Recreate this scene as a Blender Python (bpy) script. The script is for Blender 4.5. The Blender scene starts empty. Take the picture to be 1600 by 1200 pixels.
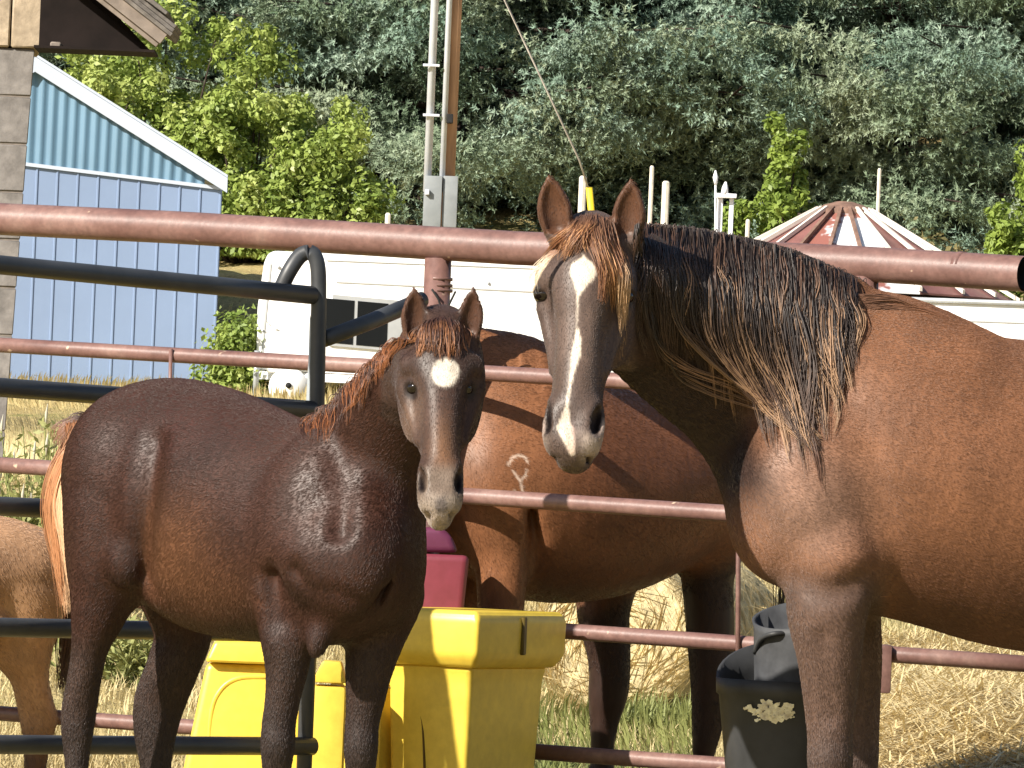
import bpy, bmesh, math, random
import numpy as np
from mathutils import Vector, Matrix

# ---------------------------------------------------------------- camera, sky, sun
scene = bpy.context.scene
col = scene.collection
FPX = 8400.0                                   # focal length in photo pixels (1600 px wide)
PITCH = math.atan(230 / FPX)
ROLL = math.radians(2.3)
_f = np.array([0, math.cos(PITCH), math.sin(PITCH)])
_u0 = np.array([0, -math.sin(PITCH), math.cos(PITCH)])
_x0 = np.array([1.0, 0, 0])
_r = math.cos(ROLL) * _x0 + math.sin(ROLL) * _u0
_u = math.cos(ROLL) * _u0 - math.sin(ROLL) * _x0
cam_data = bpy.data.cameras.new('camera')
cam_data.sensor_width = 36.0
cam_data.lens = 36.0 * FPX / 1600.0
cam_data.clip_start = 0.5
cam_data.clip_end = 2000
cam = bpy.data.objects.new('camera', cam_data)
col.objects.link(cam)
cam.matrix_world = Matrix(((_r[0], _u[0], -_f[0], 0), (_r[1], _u[1], -_f[1], 0), (_r[2], _u[2], -_f[2], 0), (0, 0, 0, 1)))
scene.camera = cam

SUN = np.array([-0.60, -0.56, 0.53]); SUN /= np.linalg.norm(SUN)   # towards the sun
world = bpy.data.worlds.new('World'); scene.world = world; world.use_nodes = True
wn = world.node_tree.nodes
sky = wn.new('ShaderNodeTexSky'); sky.sky_type = 'NISHITA'; sky.sun_disc = False
sky.sun_elevation = math.asin(SUN[2]); sky.sun_rotation = math.atan2(SUN[0], SUN[1])
sky.air_density = 1.0; sky.dust_density = 1.0
world.node_tree.links.new(sky.outputs[0], wn['Background'].inputs[0])
wn['Background'].inputs[1].default_value = 0.065
sun_data = bpy.data.lights.new('sun', 'SUN'); sun_data.energy = 5.0; sun_data.angle = math.radians(0.53)
sun_data.color = (1.0, 0.93, 0.82)
sun = bpy.data.objects.new('sun', sun_data); col.objects.link(sun)
sun.rotation_euler = Vector(SUN).to_track_quat('Z', 'Y').to_euler()
scene.view_settings.view_transform = 'Standard'; scene.view_settings.look = 'None'
scene.view_settings.gamma = 1.0; scene.view_settings.exposure = 0.85
scene.view_settings.use_curve_mapping = False

rng = np.random.default_rng(7)
random.seed(7)

# ---------------------------------------------------------------- helpers
def P(px, py, d):
    """photo pixel at depth d (metres) -> world point"""
    return d * (_f + (px - 800) / FPX * _r - (py - 600) / FPX * _u)

_gd = np.array([-60, 13.2, 14.5, 20, 30, 60, 61.5, 66, 75, 90, 140, 320, 700])
_gz = np.array([-.886, -.886, -.85, -.55, -.05, 1.45, 1.6, 3.0, 3.9, 7, 20, 75, 120])
def gz(d):
    return np.interp(d, _gd, _gz)
def G(px, d):
    """point on the ground at depth d under photo column px"""
    z = float(gz(d)); py = 900.
    for _ in range(4):
        p = P(px, py, d); py += (p[2] - z) * FPX / d
    p = P(px, py, d); p[2] = z
    return p

def nrm(a): a = np.asarray(a, float); return a / np.linalg.norm(a)

def mesh_from(name, v, f, smooth=False):
    me = bpy.data.meshes.new(name)
    v = np.asarray(v, dtype=np.float32)
    if isinstance(f, np.ndarray) and f.ndim == 2:
        n, k = f.shape
        me.vertices.add(len(v)); me.vertices.foreach_set('co', v.ravel())
        me.loops.add(n * k); me.loops.foreach_set('vertex_index', f.astype(np.int32).ravel())
        me.polygons.add(n); me.polygons.foreach_set('loop_start', np.arange(0, n * k, k, dtype=np.int32))
        try: me.polygons.foreach_set('loop_total', np.full(n, k, dtype=np.int32))
        except Exception: pass
        me.update(calc_edges=True)
    else:
        me.from_pydata([tuple(map(float, p)) for p in v], [], f); me.update()
    if smooth:
        me.polygons.foreach_set('use_smooth', np.ones(len(me.polygons), dtype=bool))
    return me

def link(name, me, mat=None, parent=None, loc=None):
    o = bpy.data.objects.new(name, me); col.objects.link(o)
    if mat is not None and me is not None:
        if not me.materials: me.materials.append(mat)
    if loc is not None: o.location = loc
    if parent is not None: o.parent = parent
    return o

def tag(o, label=None, cat=None, group=None, kind=None):
    if label: o['label'] = label
    if cat: o['category'] = cat
    if group: o['group'] = group
    if kind: o['kind'] = kind
    return o

def empty(name, loc, label=None, cat=None, group=None):
    """an Empty at a thing's base; its parts keep their world coordinates"""
    o = bpy.data.objects.new(name, None); col.objects.link(o)
    o.location = Vector([float(c) for c in loc]); o.empty_display_size = .1
    tag(o, label, cat, group)
    return o

def part(name, me, mat, parent):
    """part whose mesh is in world coordinates under an Empty / mesh parent"""
    o = link(name, me, mat)
    if parent is not None:
        o.parent = parent
        p, t = parent, Vector((0, 0, 0))
        while p is not None:
            t += p.location; p = p.parent
        o.location = -t
    return o

def to_base(o, me, base):
    """re-origin a single mesh object given in world coordinates"""
    co = np.empty(len(me.vertices) * 3, dtype=np.float32); me.vertices.foreach_get('co', co)
    co = co.reshape(-1, 3) - np.asarray(base, dtype=np.float32)
    me.vertices.foreach_set('co', co.ravel()); me.update()
    o.location = Vector([float(c) for c in base])

def catmull(pts, n):
    pts = np.asarray(pts, float); m = len(pts)
    if m == 2:
        t = np.linspace(0, 1, n)[:, None]; return pts[0] * (1 - t) + pts[1] * t
    e = np.vstack([2 * pts[0] - pts[1], pts, 2 * pts[-1] - pts[-2]])
    ts = np.linspace(0, m - 1, n); i = np.minimum(ts.astype(int), m - 2); t = (ts - i)[:, None]
    p0, p1, p2, p3 = e[i], e[i + 1], e[i + 2], e[i + 3]
    return .5 * (2 * p1 + (p2 - p0) * t + (2 * p0 - 5 * p1 + 4 * p2 - p3) * t ** 2 + (3 * p1 - p0 - 3 * p2 + p3) * t ** 3)

def tube(pts, r, n=14, cap=True, wob=0.0):
    pts = np.asarray(pts, float); m = len(pts)
    r = np.full(m, r, float) if np.isscalar(r) else np.asarray(r, float)
    tan = np.gradient(pts, axis=0); tan /= np.linalg.norm(tan, axis=1)[:, None]
    ref = np.array([0, 0, 1.]) if abs(tan[0][2]) < .9 else np.array([1., 0, 0])
    V = []
    for i in range(m):
        a = np.cross(tan[i], ref); a /= np.linalg.norm(a); b = np.cross(tan[i], a)
        th = np.linspace(0, 2 * np.pi, n, endpoint=False)
        V.append(pts[i] + r[i] * (np.cos(th)[:, None] * a + np.sin(th)[:, None] * b))
    V = np.vstack(V); F = []
    for i in range(m - 1):
        for k in range(n):
            F.append((i * n + k, i * n + (k + 1) % n, (i + 1) * n + (k + 1) % n, (i + 1) * n + k))
    if cap:
        F.append(tuple(range(n - 1, -1, -1))); F.append(tuple((m - 1) * n + k for k in range(n)))
    return V, F

def tube_mesh(name, pts, r, n=14, cap=True):
    v, f = tube(pts, r, n, cap)
    me = mesh_from(name, v, f, True)
    return me

def merge(*vf):
    V, F, o = [], [], 0
    for v, f in vf:
        V.append(np.asarray(v, float)); F += [tuple(i + o for i in q) for q in f]; o += len(v)
    return np.vstack(V), F

def box_vf(c, s, ax=None):
    """box at centre c, full sizes s, axes ax (3x3 rows)"""
    c = np.asarray(c, float); s = np.asarray(s, float) / 2
    ax = np.eye(3) if ax is None else np.asarray(ax, float)
    sg = np.array([(-1, -1, -1), (1, -1, -1), (1, 1, -1), (-1, 1, -1), (-1, -1, 1), (1, -1, 1), (1, 1, 1), (-1, 1, 1)], float)
    v = c + (sg * s) @ ax
    return v, [(0, 3, 2, 1), (4, 5, 6, 7), (0, 1, 5, 4), (1, 2, 6, 5), (2, 3, 7, 6), (3, 0, 4, 7)]

def bevelled(name, v, f, w, seg=2):
    me = mesh_from(name, v, f); bm = bmesh.new(); bm.from_mesh(me)
    bmesh.ops.recalc_face_normals(bm, faces=bm.faces)
    bmesh.ops.bevel(bm, geom=bm.edges[:], offset=w, segments=seg, affect='EDGES', profile=.6, clamp_overlap=True)
    for p in bm.faces: p.smooth = True
    bm.to_mesh(me); bm.free(); me.update()
    try: me.set_sharp_from_angle(angle=math.radians(38))
    except Exception: pass
    return me

def prism(poly, thick):
    """extrude a world-space planar polygon along vector thick"""
    poly = np.asarray(poly, float); n = len(poly); t = np.asarray(thick, float)
    v = np.vstack([poly, poly + t])
    f = [tuple(range(n)), tuple(range(2 * n - 1, n - 1, -1))]
    f += [(i, i + n, (i + 1) % n + n, (i + 1) % n) for i in range(n)]
    return v, f

def fixn(me):
    bm = bmesh.new(); bm.from_mesh(me); bmesh.ops.recalc_face_normals(bm, faces=bm.faces); bm.to_mesh(me); bm.free(); return me

# ---------------------------------------------------------------- materials
def mat(name, rough=.6, spec=.4):
    m = bpy.data.materials.new(name); m.use_nodes = True
    b = m.node_tree.nodes['Principled BSDF']
    b.inputs['Roughness'].default_value = rough
    b.inputs['Specular IOR Level'].default_value = spec
    return m, m.node_tree.nodes, m.node_tree.links, b

def noise_ramp(nt, scale, stops, detail=6, coord='Object', stretch=(1, 1, 1), rough=.6):
    N, L = nt.nodes, nt.links
    tc = N.new('ShaderNodeTexCoord'); mp = N.new('ShaderNodeMapping'); mp.inputs['Scale'].default_value = stretch
    L.new(tc.outputs[coord], mp.inputs[0])
    nz = N.new('ShaderNodeTexNoise'); nz.inputs['Scale'].default_value = scale; nz.inputs['Detail'].default_value = detail
    nz.inputs['Roughness'].default_value = rough
    L.new(mp.outputs[0], nz.inputs['Vector'])
    rp = N.new('ShaderNodeValToRGB'); e = rp.color_ramp.elements
    while len(e) < len(stops): e.new(.5)
    for k, (p, c) in enumerate(stops):
        e[k].position = p; e[k].color = (*c, 1)
    L.new(nz.outputs['Fac'], rp.inputs[0])
    return rp.outputs[0], nz.outputs['Fac']

def mixc(nt, a, b, fac, mode='MIX'):
    x = nt.nodes.new('ShaderNodeMix'); x.data_type = 'RGBA'; x.blend_type = mode
    for k, s in ((0, fac), (6, a), (7, b)):
        if isinstance(s, (int, float)): x.inputs[k].default_value = s
        elif isinstance(s, tuple): x.inputs[k].default_value = (*s, 1)
        else: nt.links.new(s, x.inputs[k])
    return x.outputs[2]

def bump(nt, fac, b, strength=.3, dist=.01):
    bp = nt.nodes.new('ShaderNodeBump'); bp.inputs['Strength'].default_value = strength; bp.inputs['Distance'].default_value = dist
    nt.links.new(fac, bp.inputs['Height']); nt.links.new(bp.outputs[0], b.inputs['Normal'])

def simple(name, c, rough=.6, spec=.4, var=.25, scale=8, metal=0, bmp=0, stretch=(1, 1, 1), bdist=.01):
    m, N, L, b = mat(name, rough, spec)
    lo = tuple(x * (1 - var) for x in c); hi = tuple(min(1, x * (1 + var)) for x in c)
    o, f = noise_ramp(m.node_tree, scale, [(.3, lo), (.7, hi)], stretch=stretch)
    L.new(o, b.inputs['Base Color']); b.inputs['Metallic'].default_value = metal
    if bmp: bump(m.node_tree, f, b, bmp, bdist)
    return m

def coat_mat(name, rough=.44, sheen=.04):
    m, N, L, b = mat(name, rough, .27)
    nt = m.node_tree
    at = N.new('ShaderNodeAttribute'); at.attribute_name = 'coat'
    o1, f1 = noise_ramp(nt, 9, [(.3, (.72, .7, .68)), (.7, (1.25, 1.22, 1.2))], detail=8)
    o2, f2 = noise_ramp(nt, 75, [(.32, (.80, .79, .78)), (.68, (1.2, 1.2, 1.2))], detail=5, stretch=(1, 1, .35))
    c = mixc(nt, at.outputs['Color'], o1, .75, 'MULTIPLY'); c = mixc(nt, c, o2, .85, 'MULTIPLY')
    L.new(c, b.inputs['Base Color'])
    o3, f3 = noise_ramp(nt, 150, [(0, (0, 0, 0)), (1, (1, 1, 1))], detail=4, stretch=(1, 1, .25))
    o4, f4 = noise_ramp(nt, 14, [(0, (0, 0, 0)), (1, (1, 1, 1))], detail=3)
    ad = N.new('ShaderNodeMath'); ad.operation = 'MULTIPLY_ADD'; ad.inputs[1].default_value = 1.4
    L.new(f4, ad.inputs[0]); L.new(f3, ad.inputs[2])
    bump(nt, ad.outputs[0], b, .12, .005)
    mr = N.new('ShaderNodeMapRange'); mr.inputs[3].default_value = rough - .1; mr.inputs[4].default_value = rough + .16
    L.new(f1, mr.inputs[0]); L.new(mr.outputs[0], b.inputs['Roughness'])
    b.inputs['Sheen Weight'].default_value = sheen; b.inputs['Sheen Roughness'].default_value = .45
    b.inputs['Sheen Tint'].default_value = (.9, .8, .78, 1)
    return m

def hair_mat(name, rough=.45, spec=.5):
    m, N, L, b = mat(name, rough, spec)
    at = N.new('ShaderNodeAttribute'); at.attribute_name = 'coat'
    L.new(at.outputs['Color'], b.inputs['Base Color'])
    return m

def set_color(me, c):
    a = me.color_attributes.new('coat', 'FLOAT_COLOR', 'POINT')
    c4 = np.ones((len(me.vertices), 4), dtype=np.float32); c4[:, :3] = c
    a.data.foreach_set('color', c4.ravel())
# ---------------------------------------------------------------- ground
def build_ground():
    xs = np.concatenate([np.linspace(-400, -12, 14), np.linspace(-10, 10, 81), np.linspace(12, 400, 14)])
    ys = np.concatenate([np.linspace(-60, 8, 8), np.linspace(9, 40, 125), np.linspace(40.5, 110, 80), np.linspace(120, 700, 25)])
    X, Yv = np.meshgrid(xs, ys, indexing='ij')
    Z = gz(Yv) + np.where((Yv > 15.8) & (np.abs(X) < 40), .03 * np.sin(X * 3.1 + Yv * 1.7) + .02 * np.sin(X * 7.3 - Yv * 4.1), 0) - .012
    v = np.stack([X, Yv, Z], -1).reshape(-1, 3); n, m = X.shape
    i = np.arange(n * m).reshape(n, m)
    f = np.stack([i[:-1, :-1], i[1:, :-1], i[1:, 1:], i[:-1, 1:]], -1).reshape(-1, 4)
    me = mesh_from('ground', v, f, True)
    mt, N, L, b = mat('dry_pasture', .95, .1)
    o1, f1 = noise_ramp(mt.node_tree, 1.1, [(.35, (.38, .30, .14)), (.52, (.50, .41, .21)), (.7, (.24, .26, .09))], detail=8)
    o2, f2 = noise_ramp(mt.node_tree, 26, [(.3, (.55, .52, .45)), (.7, (1.35, 1.3, 1.2))], detail=8)
    L.new(mixc(mt.node_tree, o1, o2, .9, 'MULTIPLY'), b.inputs['Base Color'])
    bump(mt.node_tree, f2, b, .8, .05)
    o = link('ground', me, mt); tag(o, kind='structure')
build_ground()

def blades(name, base, hgt, wid, lean, mt, label, cat, seed, curve=.5, flat=False):
    """base (n,3) -> bent grass blades, two quads each, one object of stuff"""
    r = np.random.default_rng(seed); n = len(base)
    th = r.uniform(0, 2 * np.pi, n); dirv = np.stack([np.cos(th), np.sin(th), np.zeros(n)], 1)
    side = np.stack([-np.sin(th), np.cos(th), np.zeros(n)], 1)
    h = hgt * r.uniform(.5, 1.2, n); w = wid * r.uniform(.6, 1.3, n)
    ln = lean * r.uniform(.2, 1.3, n)
    up = np.array([0, 0, 1.])
    mid = base + up * (h * .55)[:, None] * np.cos(ln * .5)[:, None] + dirv * (h * .55 * np.sin(ln * .5))[:, None]
    top = mid + up * (h * .45 * np.cos(ln * 1.3))[:, None] + dirv * (h * .45 * np.sin(ln * 1.3))[:, None]
    V = np.stack([base - side * w[:, None], base + side * w[:, None], mid + side * w[:, None] * .8, mid - side * w[:, None] * .8, top], 1).reshape(-1, 3)
    k = np.arange(n)[:, None] * 5
    f3 = np.concatenate([k + np.array([0, 1, 2]), k + np.array([0, 2, 3]), k + np.array([3, 2, 4])], 0)
    me = mesh_from(name, V, f3)
    o = link(name, me, mt); tag(o, label, cat, kind='stuff'); return o

def leaf_mat(name, stops, scale=3, rough=.55, trans=.25, spec=.35):
    m, N, L, b = mat(name, rough, spec)
    o1, f1 = noise_ramp(m.node_tree, scale, stops, detail=5)
    o2, f2 = noise_ramp(m.node_tree, 40, [(.3, (.7, .7, .7)), (.7, (1.3, 1.3, 1.3))], detail=3)
    c = mixc(m.node_tree, o1, o2, .8, 'MULTIPLY')
    L.new(c, b.inputs['Base Color'])
    tr = N.new('ShaderNodeBsdfTranslucent'); L.new(c, tr.inputs[0])
    mx = N.new('ShaderNodeMixShader'); mx.inputs[0].default_value = trans
    L.new(b.outputs[0], mx.inputs[1]); L.new(tr.outputs[0], mx.inputs[2])
    L.new(mx.outputs[0], N['Material Output'].inputs[0])
    return m
M_dry = leaf_mat('dry_grass', [(.3, (.46, .36, .17)), (.55, (.62, .52, .28)), (.75, (.38, .38, .15))], 1.3)
M_green = leaf_mat('green_grass', [(.3, (.17, .21, .06)), (.7, (.34, .35, .13))], 2)
M_straw = leaf_mat('straw', [(.3, (.55, .42, .20)), (.7, (.78, .66, .38))], 12, .5, .15)

def scatter(n, d0, d1, x0, x1, seed):
    """random ground points between depths d0..d1 and photo columns x0..x1"""
    r = np.random.default_rng(seed); d = d0 + (d1 - d0) * r.uniform(0, 1, n) ** 1.3
    px = r.uniform(x0, x1, n); x = (px - 800) / FPX * d + .0
    return np.stack([x, d, gz(d) - .01], 1)
dry_pts = scatter(90000, 13.9, 36, -120, 1760, 1)
_kp = ~((dry_pts[:, 0] / dry_pts[:, 1] * FPX + 800 > 1330) & (dry_pts[:, 1] < 22.5))
dry_pts = dry_pts[_kp]
blades('dry_grass', dry_pts, .11, .0024, 1.5, M_dry, 'pale dry pasture grass covering the slope behind the fence', 'grass', 1)
blades('far_dry_grass', scatter(26000, 34, 66, -120, 1760, 2), .28, .008, .9, M_dry, 'tall dry grass at the top of the pasture slope', 'grass', 2)
gp = np.vstack([scatter(2600, 15.0, 19.0, 800, 1120, 3), scatter(900, 14.5, 16.5, 860, 920, 4), scatter(1200, 17.8, 18.8, 960, 1100, 5)])
blades('green_grass', gp, .15, .004, .9, M_green, 'green grass tufts growing low between the horses legs', 'grass', 3)

def straw(name, n, fn, ln, label, seed, w=.0028):
    r = np.random.default_rng(seed); c = fn(r, n)
    th = r.uniform(0, np.pi, n); el = r.normal(0, .22, n)
    u = np.stack([np.cos(th) * np.cos(el), np.sin(th) * np.cos(el), np.sin(el)], 1)
    s = np.cross(u, [0, 0, 1.]); s /= np.linalg.norm(s, axis=1)[:, None]
    L = (ln * r.uniform(.4, 1.2, n))[:, None]; W = (w * r.uniform(.6, 1.3, n))[:, None]
    bend = np.array([0, 0, 1.]) * (r.uniform(-.03, .1, n))[:, None] * L
    a, b_, m_ = c - u * L / 2, c + u * L / 2, c + bend
    V = np.stack([a - s * W, a + s * W, m_ + s * W, m_ - s * W, b_ + s * W * .7, b_ - s * W * .7], 1).reshape(-1, 3)
    k = np.arange(n)[:, None] * 6
    f = np.concatenate([k + np.array([0, 1, 2, 3]), k + np.array([3, 2, 4, 5])], 0)
    o = link(name, mesh_from(name, V, f), M_straw); tag(o, label, 'straw', kind='stuff')
def straw_pts(r, n):
    d = 13.2 + 10 * r.uniform(0, 1, n) ** 1.1; px = r.uniform(1330, 1760, n)
    x = (px - 800) / FPX * d
    mound = .16 * np.exp(-((d - 17.0) / 2.5) ** 2) * (1 + .5 * np.sin(x * 5)) 
    return np.stack([x, d, gz(d) + mound * r.uniform(.55, 1, n) + .005], 1)
straw('straw', 42000, straw_pts, .26, 'loose golden straw spread over the ground at lower right', 11)
def straw_pts2(r, n):
    d = r.uniform(13.2, 13.9, n); px = r.uniform(1070, 1160, n)
    return np.stack([(px - 800) / FPX * d, d, gz(d) + r.uniform(.0, .13, n)], 1)
straw('straw_wisps', 260, straw_pts2, .16, 'small wisps of straw beside the black bucket', 12)

# ---------------------------------------------------------------- trees
M_bark = simple('bark', (.05, .036, .03), .9, .2, .4, 20, bmp=.6)
M_spruce = [leaf_mat('spruce_needles', [(.3, (.075, .125, .07)), (.5, (.195, .255, .165)), (.72, (.36, .41, .28))], .9, .5, .04),
            leaf_mat('blue_spruce_needles', [(.3, (.07, .125, .09)), (.5, (.195, .28, .21)), (.72, (.37, .45, .35))], .9, .5, .04)]
def spruce_mesh(seed, Hh=9.5, R=3.0):
    r = np.random.default_rng(seed)
    bs, dr, ln, trunk = [], [], [], []
    limbs = []
    z = .10
    up3 = np.array([0, 0, 1.])
    while z < Hh - .3:
        nb = int(9 * (1 - z / Hh) + 4); dens = 1.0 if z < 5.5 else .55
        a0 = r.uniform(0, 6.28)
        for b in range(nb):
            az = a0 + 2 * np.pi * b / nb + r.normal(0, .22)
            lump = .5 + .25 * (math.sin(3 * az + 2.1 * z + seed) + math.sin(5 * az - 3.3 * z + 2 * seed))
            L = R * (1 - z / Hh) ** .75 * (.36 + .72 * lump + r.uniform(0, .22)) + .15
            zj = z + r.normal(0, .16)
            out = np.array([np.cos(az), np.sin(az), 0]); sd = np.array([-np.sin(az), np.cos(az), 0])
            drp = r.uniform(.14, .40)
            def cpt(t): return out * (L * t) + up3 * (zj + .10 * L * t - drp * L * t ** 1.6 + .14 * L * t ** 4)
            limbs.append(np.array([cpt(0), cpt(.5), cpt(1.)]))
            m = max(2, int(L / .40))
            for i in range(m + 1):
                t = .25 + .75 * i / m; sl = L * .30 * (1.05 - .8 * t)
                spots = [0] if i == m else ([-1, 1] if sl < .32 else [-1, -.5, .5, 1])
                for sg in spots:
                    if r.uniform() < .36: continue
                    q = cpt(t) + sd * sg * sl + out * abs(sg) * sl * .5 + up3 * (-.28 * abs(sg) * sl + r.normal(0, .05))
                    size = r.uniform(.85, 1.55); dirn = out * .9 + sd * sg * .55 + up3 * -.12
                    nfg = int(27 * dens * size)
                    for _ in range(nfg):
                        off = r.normal(0, 1, 3) * np.array([.095, .095, .05]) * size
                        hang = r.uniform() < .30
                        dv = dirn + r.normal(0, .45, 3) + (up3 * -1.3 if hang else up3 * r.uniform(-.2, .45))
                        bs.append(q + off); dr.append(dv); ln.append(r.uniform(.09, .17) * size)
        z += .44 + .14 * r.uniform()
    bs, dr, ln = np.array(bs), np.array(dr), np.array(ln)
    dr /= np.linalg.norm(dr, axis=1)[:, None]
    n = len(bs); nb = 13
    a = np.cross(dr, r.normal(size=(n, 3))); a /= np.linalg.norm(a, axis=1)[:, None]; b = np.cross(dr, a)
    V = []
    for k in range(nb):
        ph = 2 * np.pi * k / nb + r.uniform(-.4, .4, n); f0 = r.uniform(0, .95, n)
        rad = np.cos(ph)[:, None] * a + np.sin(ph)[:, None] * b; sdv = -np.sin(ph)[:, None] * a + np.cos(ph)[:, None] * b
        p0 = bs + dr * (ln * f0)[:, None]; le = r.uniform(.035, .065, n)
        tip = p0 + dr * (le * .62)[:, None] + rad * (le * .78)[:, None]
        w = np.full((n, 1), .0085)
        V.append(np.stack([p0 - sdv * w, p0 + sdv * w, tip], 1))
    V = np.concatenate(V, 0).reshape(-1, 3)
    me = mesh_from('crown', V, np.arange(len(V)).reshape(-1, 3))
    tv = tube(np.array([[0, 0, -.3], [0, 0, Hh * .5], [0, 0, Hh]]), [.2, .12, .02], 10)
    parts = [tv] + [tube(l, [.03, .018, .006], 5, False) for l in limbs]
    v, f = merge(*parts)
    return me, mesh_from('trunk', v, f, True), len(bs)
sp = [spruce_mesh(101), spruce_mesh(202, 9.0, 3.2)]
for (me, _, _), m in zip(sp, M_spruce): me.materials.append(m)
for k in (0, 1): sp[k][1].materials.append(M_bark)
def place_tree(name, meshes, loc, rz, sc, label, group):
    root = empty(name, loc, label, 'tree', group)
    for nm, me in zip(('crown', 'trunk'), meshes):
        o = link(nm, me); o.parent = root
        o.rotation_euler.z = rz; o.scale = (sc, sc, sc)
    return root
SPL = ['grey-green spruce behind the gable roof at upper left', 'spruce behind the yellow-green bushes left of the pole', 'big spruce standing directly behind the utility pole', 'spruce in the middle above the neck of the mare',
       'spruce behind the peak of the striped round roof', 'spruce at the right edge of the picture']
for i, (px, d, k, rz, sc) in enumerate([(20, 80, 0, .3, 1.6), (380, 80.5, 1, 1.9, 1.6), (715, 78.5, 0, 4.0, 1.55), (1040, 80, 1, 5.2, 1.6), (1390, 79, 0, 2.6, 1.55), (1690, 80, 1, .8, 1.6)]):
    place_tree('spruce_tree', sp[k][:2], G(px, d), rz, sc, SPL[i], 'spruces along the top of the slope')
SPR = ['rear spruce glimpsed over the yellow-green bushes', 'rear spruce glimpsed just left of the utility pole', 'rear spruce glimpsed above the ears of the mare', 'rear spruce glimpsed above the young green tree', 'rear spruce glimpsed right of the striped roof']
for i, (px, d, k, rz, sc) in enumerate([(190, 92, 0, 2.2, 1.8), (550, 93, 1, .2, 1.8), (880, 92, 0, 4.4, 1.8), (1210, 93, 1, 1.1, 1.8), (1550, 92, 0, .6, 1.8)]):
    place_tree('spruce_tree', sp[k][:2], G(px, d), rz, sc, SPR[i], 'second row of spruces')

def leafy_mesh(seed, W, D, Hh, nclump, nleaf, leaf, shape='bush'):
    r = np.random.default_rng(seed); cs, rad = [], []
    while len(cs) < nclump:
        p = r.uniform(-1, 1, 3); p[2] = r.uniform(0, 1)
        if shape == 'bush':
            ok = (p[0] ** 2 + p[1] ** 2 + (p[2] * .95) ** 2) < 1
        else:
            ok = math.hypot(p[0], p[1]) < max(.08, (1 - p[2]) ** .6) * min(1, p[2] * 4 + .35)
        if ok: cs.append(p * (W / 2, D / 2, Hh)); rad.append(r.uniform(.5, 1))
    cs = np.array(cs); rad = np.array(rad)
    k = r.integers(0, nclump, nleaf)
    q = r.normal(size=(nleaf, 3)); q /= np.linalg.norm(q, axis=1)[:, None]
    c = cs[k] + q * (rad[k] * r.uniform(.3, 1, nleaf) ** .5 * (.32 if shape == 'bush' else .24))[:, None]
    c[:, 2] = np.maximum(c[:, 2], .05)
    nrm_ = q + r.normal(0, .7, (nleaf, 3)) + np.array([0, 0, .5]); nrm_ /= np.linalg.norm(nrm_, axis=1)[:, None]
    a = np.cross(nrm_, r.normal(size=(nleaf, 3))); a /= np.linalg.norm(a, axis=1)[:, None]; b = np.cross(nrm_, a)
    s = (leaf * r.uniform(.6, 1.25, nleaf))[:, None]
    V = np.stack([c - a * s, c + b * s * .55 + nrm_ * s * .12, c + a * s, c - b * s * .55 + nrm_ * s * .12], 1).reshape(-1, 3)
    me = mesh_from('crown', V, np.arange(len(V)).reshape(-1, 4))
    stems = []
    for p in cs[::3]:
        b0 = np.array([p[0] * .15, p[1] * .15, -.1])
        stems.append(tube(catmull([b0, (b0 + p) / 2 + (0, 0, .15), p], 5), [.03, .024, .018, .012, .006], 5, False))
    v, f = merge(*stems)
    return me, mesh_from('stem' if shape == 'bush' else 'trunk', v, f, True)
M_bush = leaf_mat('bush_leaves', [(.3, (.13, .20, .04)), (.5, (.30, .38, .09)), (.72, (.50, .55, .19))], 1.6, .45, .3)
M_young = leaf_mat('young_tree_leaves', [(.3, (.13, .20, .035)), (.7, (.33, .42, .09))], 2.0, .45, .35)
M_brush = leaf_mat('dry_brush', [(.3, (.14, .13, .05)), (.7, (.33, .27, .13))], 2.0, .6, .2)
def bush(px, d, W, Hh, seed, label, m=M_bush, n=17000, leaf=.05, group=None, name='leafy_bush', shape='bush', up=0):
    me, st = leafy_mesh(seed, W, W * .8, Hh, 90 if shape == 'bush' else 60, n, leaf, shape)
    g = G(px, d); g[2] += up
    root = empty(name, g, label, 'bush' if shape == 'bush' else 'tree', group)
    o = link('crown', me, m); o.parent = root
    o = link(st.name.split('.')[0], st, M_bark); o.parent = root
gb = 'yellow-green bushes in front of the spruces'
bush(250, 70, 2.6, 3.2, 1, 'tall yellow-green bush behind the roof of the blue shed', group=gb, up=.1)
bush(385, 69.5, 2.3, 2.95, 2, 'yellow-green bush right of the shed roof edge', group=gb)
bush(505, 69, 1.7, 2.15, 3, 'low yellow-green bush nearest to the utility pole', group=gb, n=12000)
bush(130, 71, 2.0, 2.9, 4, 'yellow-green bush under the dark eave', group=gb, up=.1)
bush(368, 57.2, .6, 1.0, 5, 'small yellow-green bush between the blue shed and white trailer', m=M_bush, n=4000, leaf=.04)
bush(1210, 66, 1.7, 2.25, 6, 'bright green young tree left of the striped round roof', m=M_young, n=9000, leaf=.05, name='young_tree', shape='cone')
bush(1600, 65.5, 1.6, 2.1, 7, 'bright green young tree cut off by the right edge', m=M_young, n=9000, leaf=.05, name='young_tree', shape='cone')
bush(1570, 64, 1.3, .62, 8, 'dry tan weeds right of the striped round roof', m=M_brush, n=1800, leaf=.045)
bush(1395, 68, 2.0, .8, 9, 'low grey scrub behind the striped round roof', m=M_brush, n=1500, leaf=.05)

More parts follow.
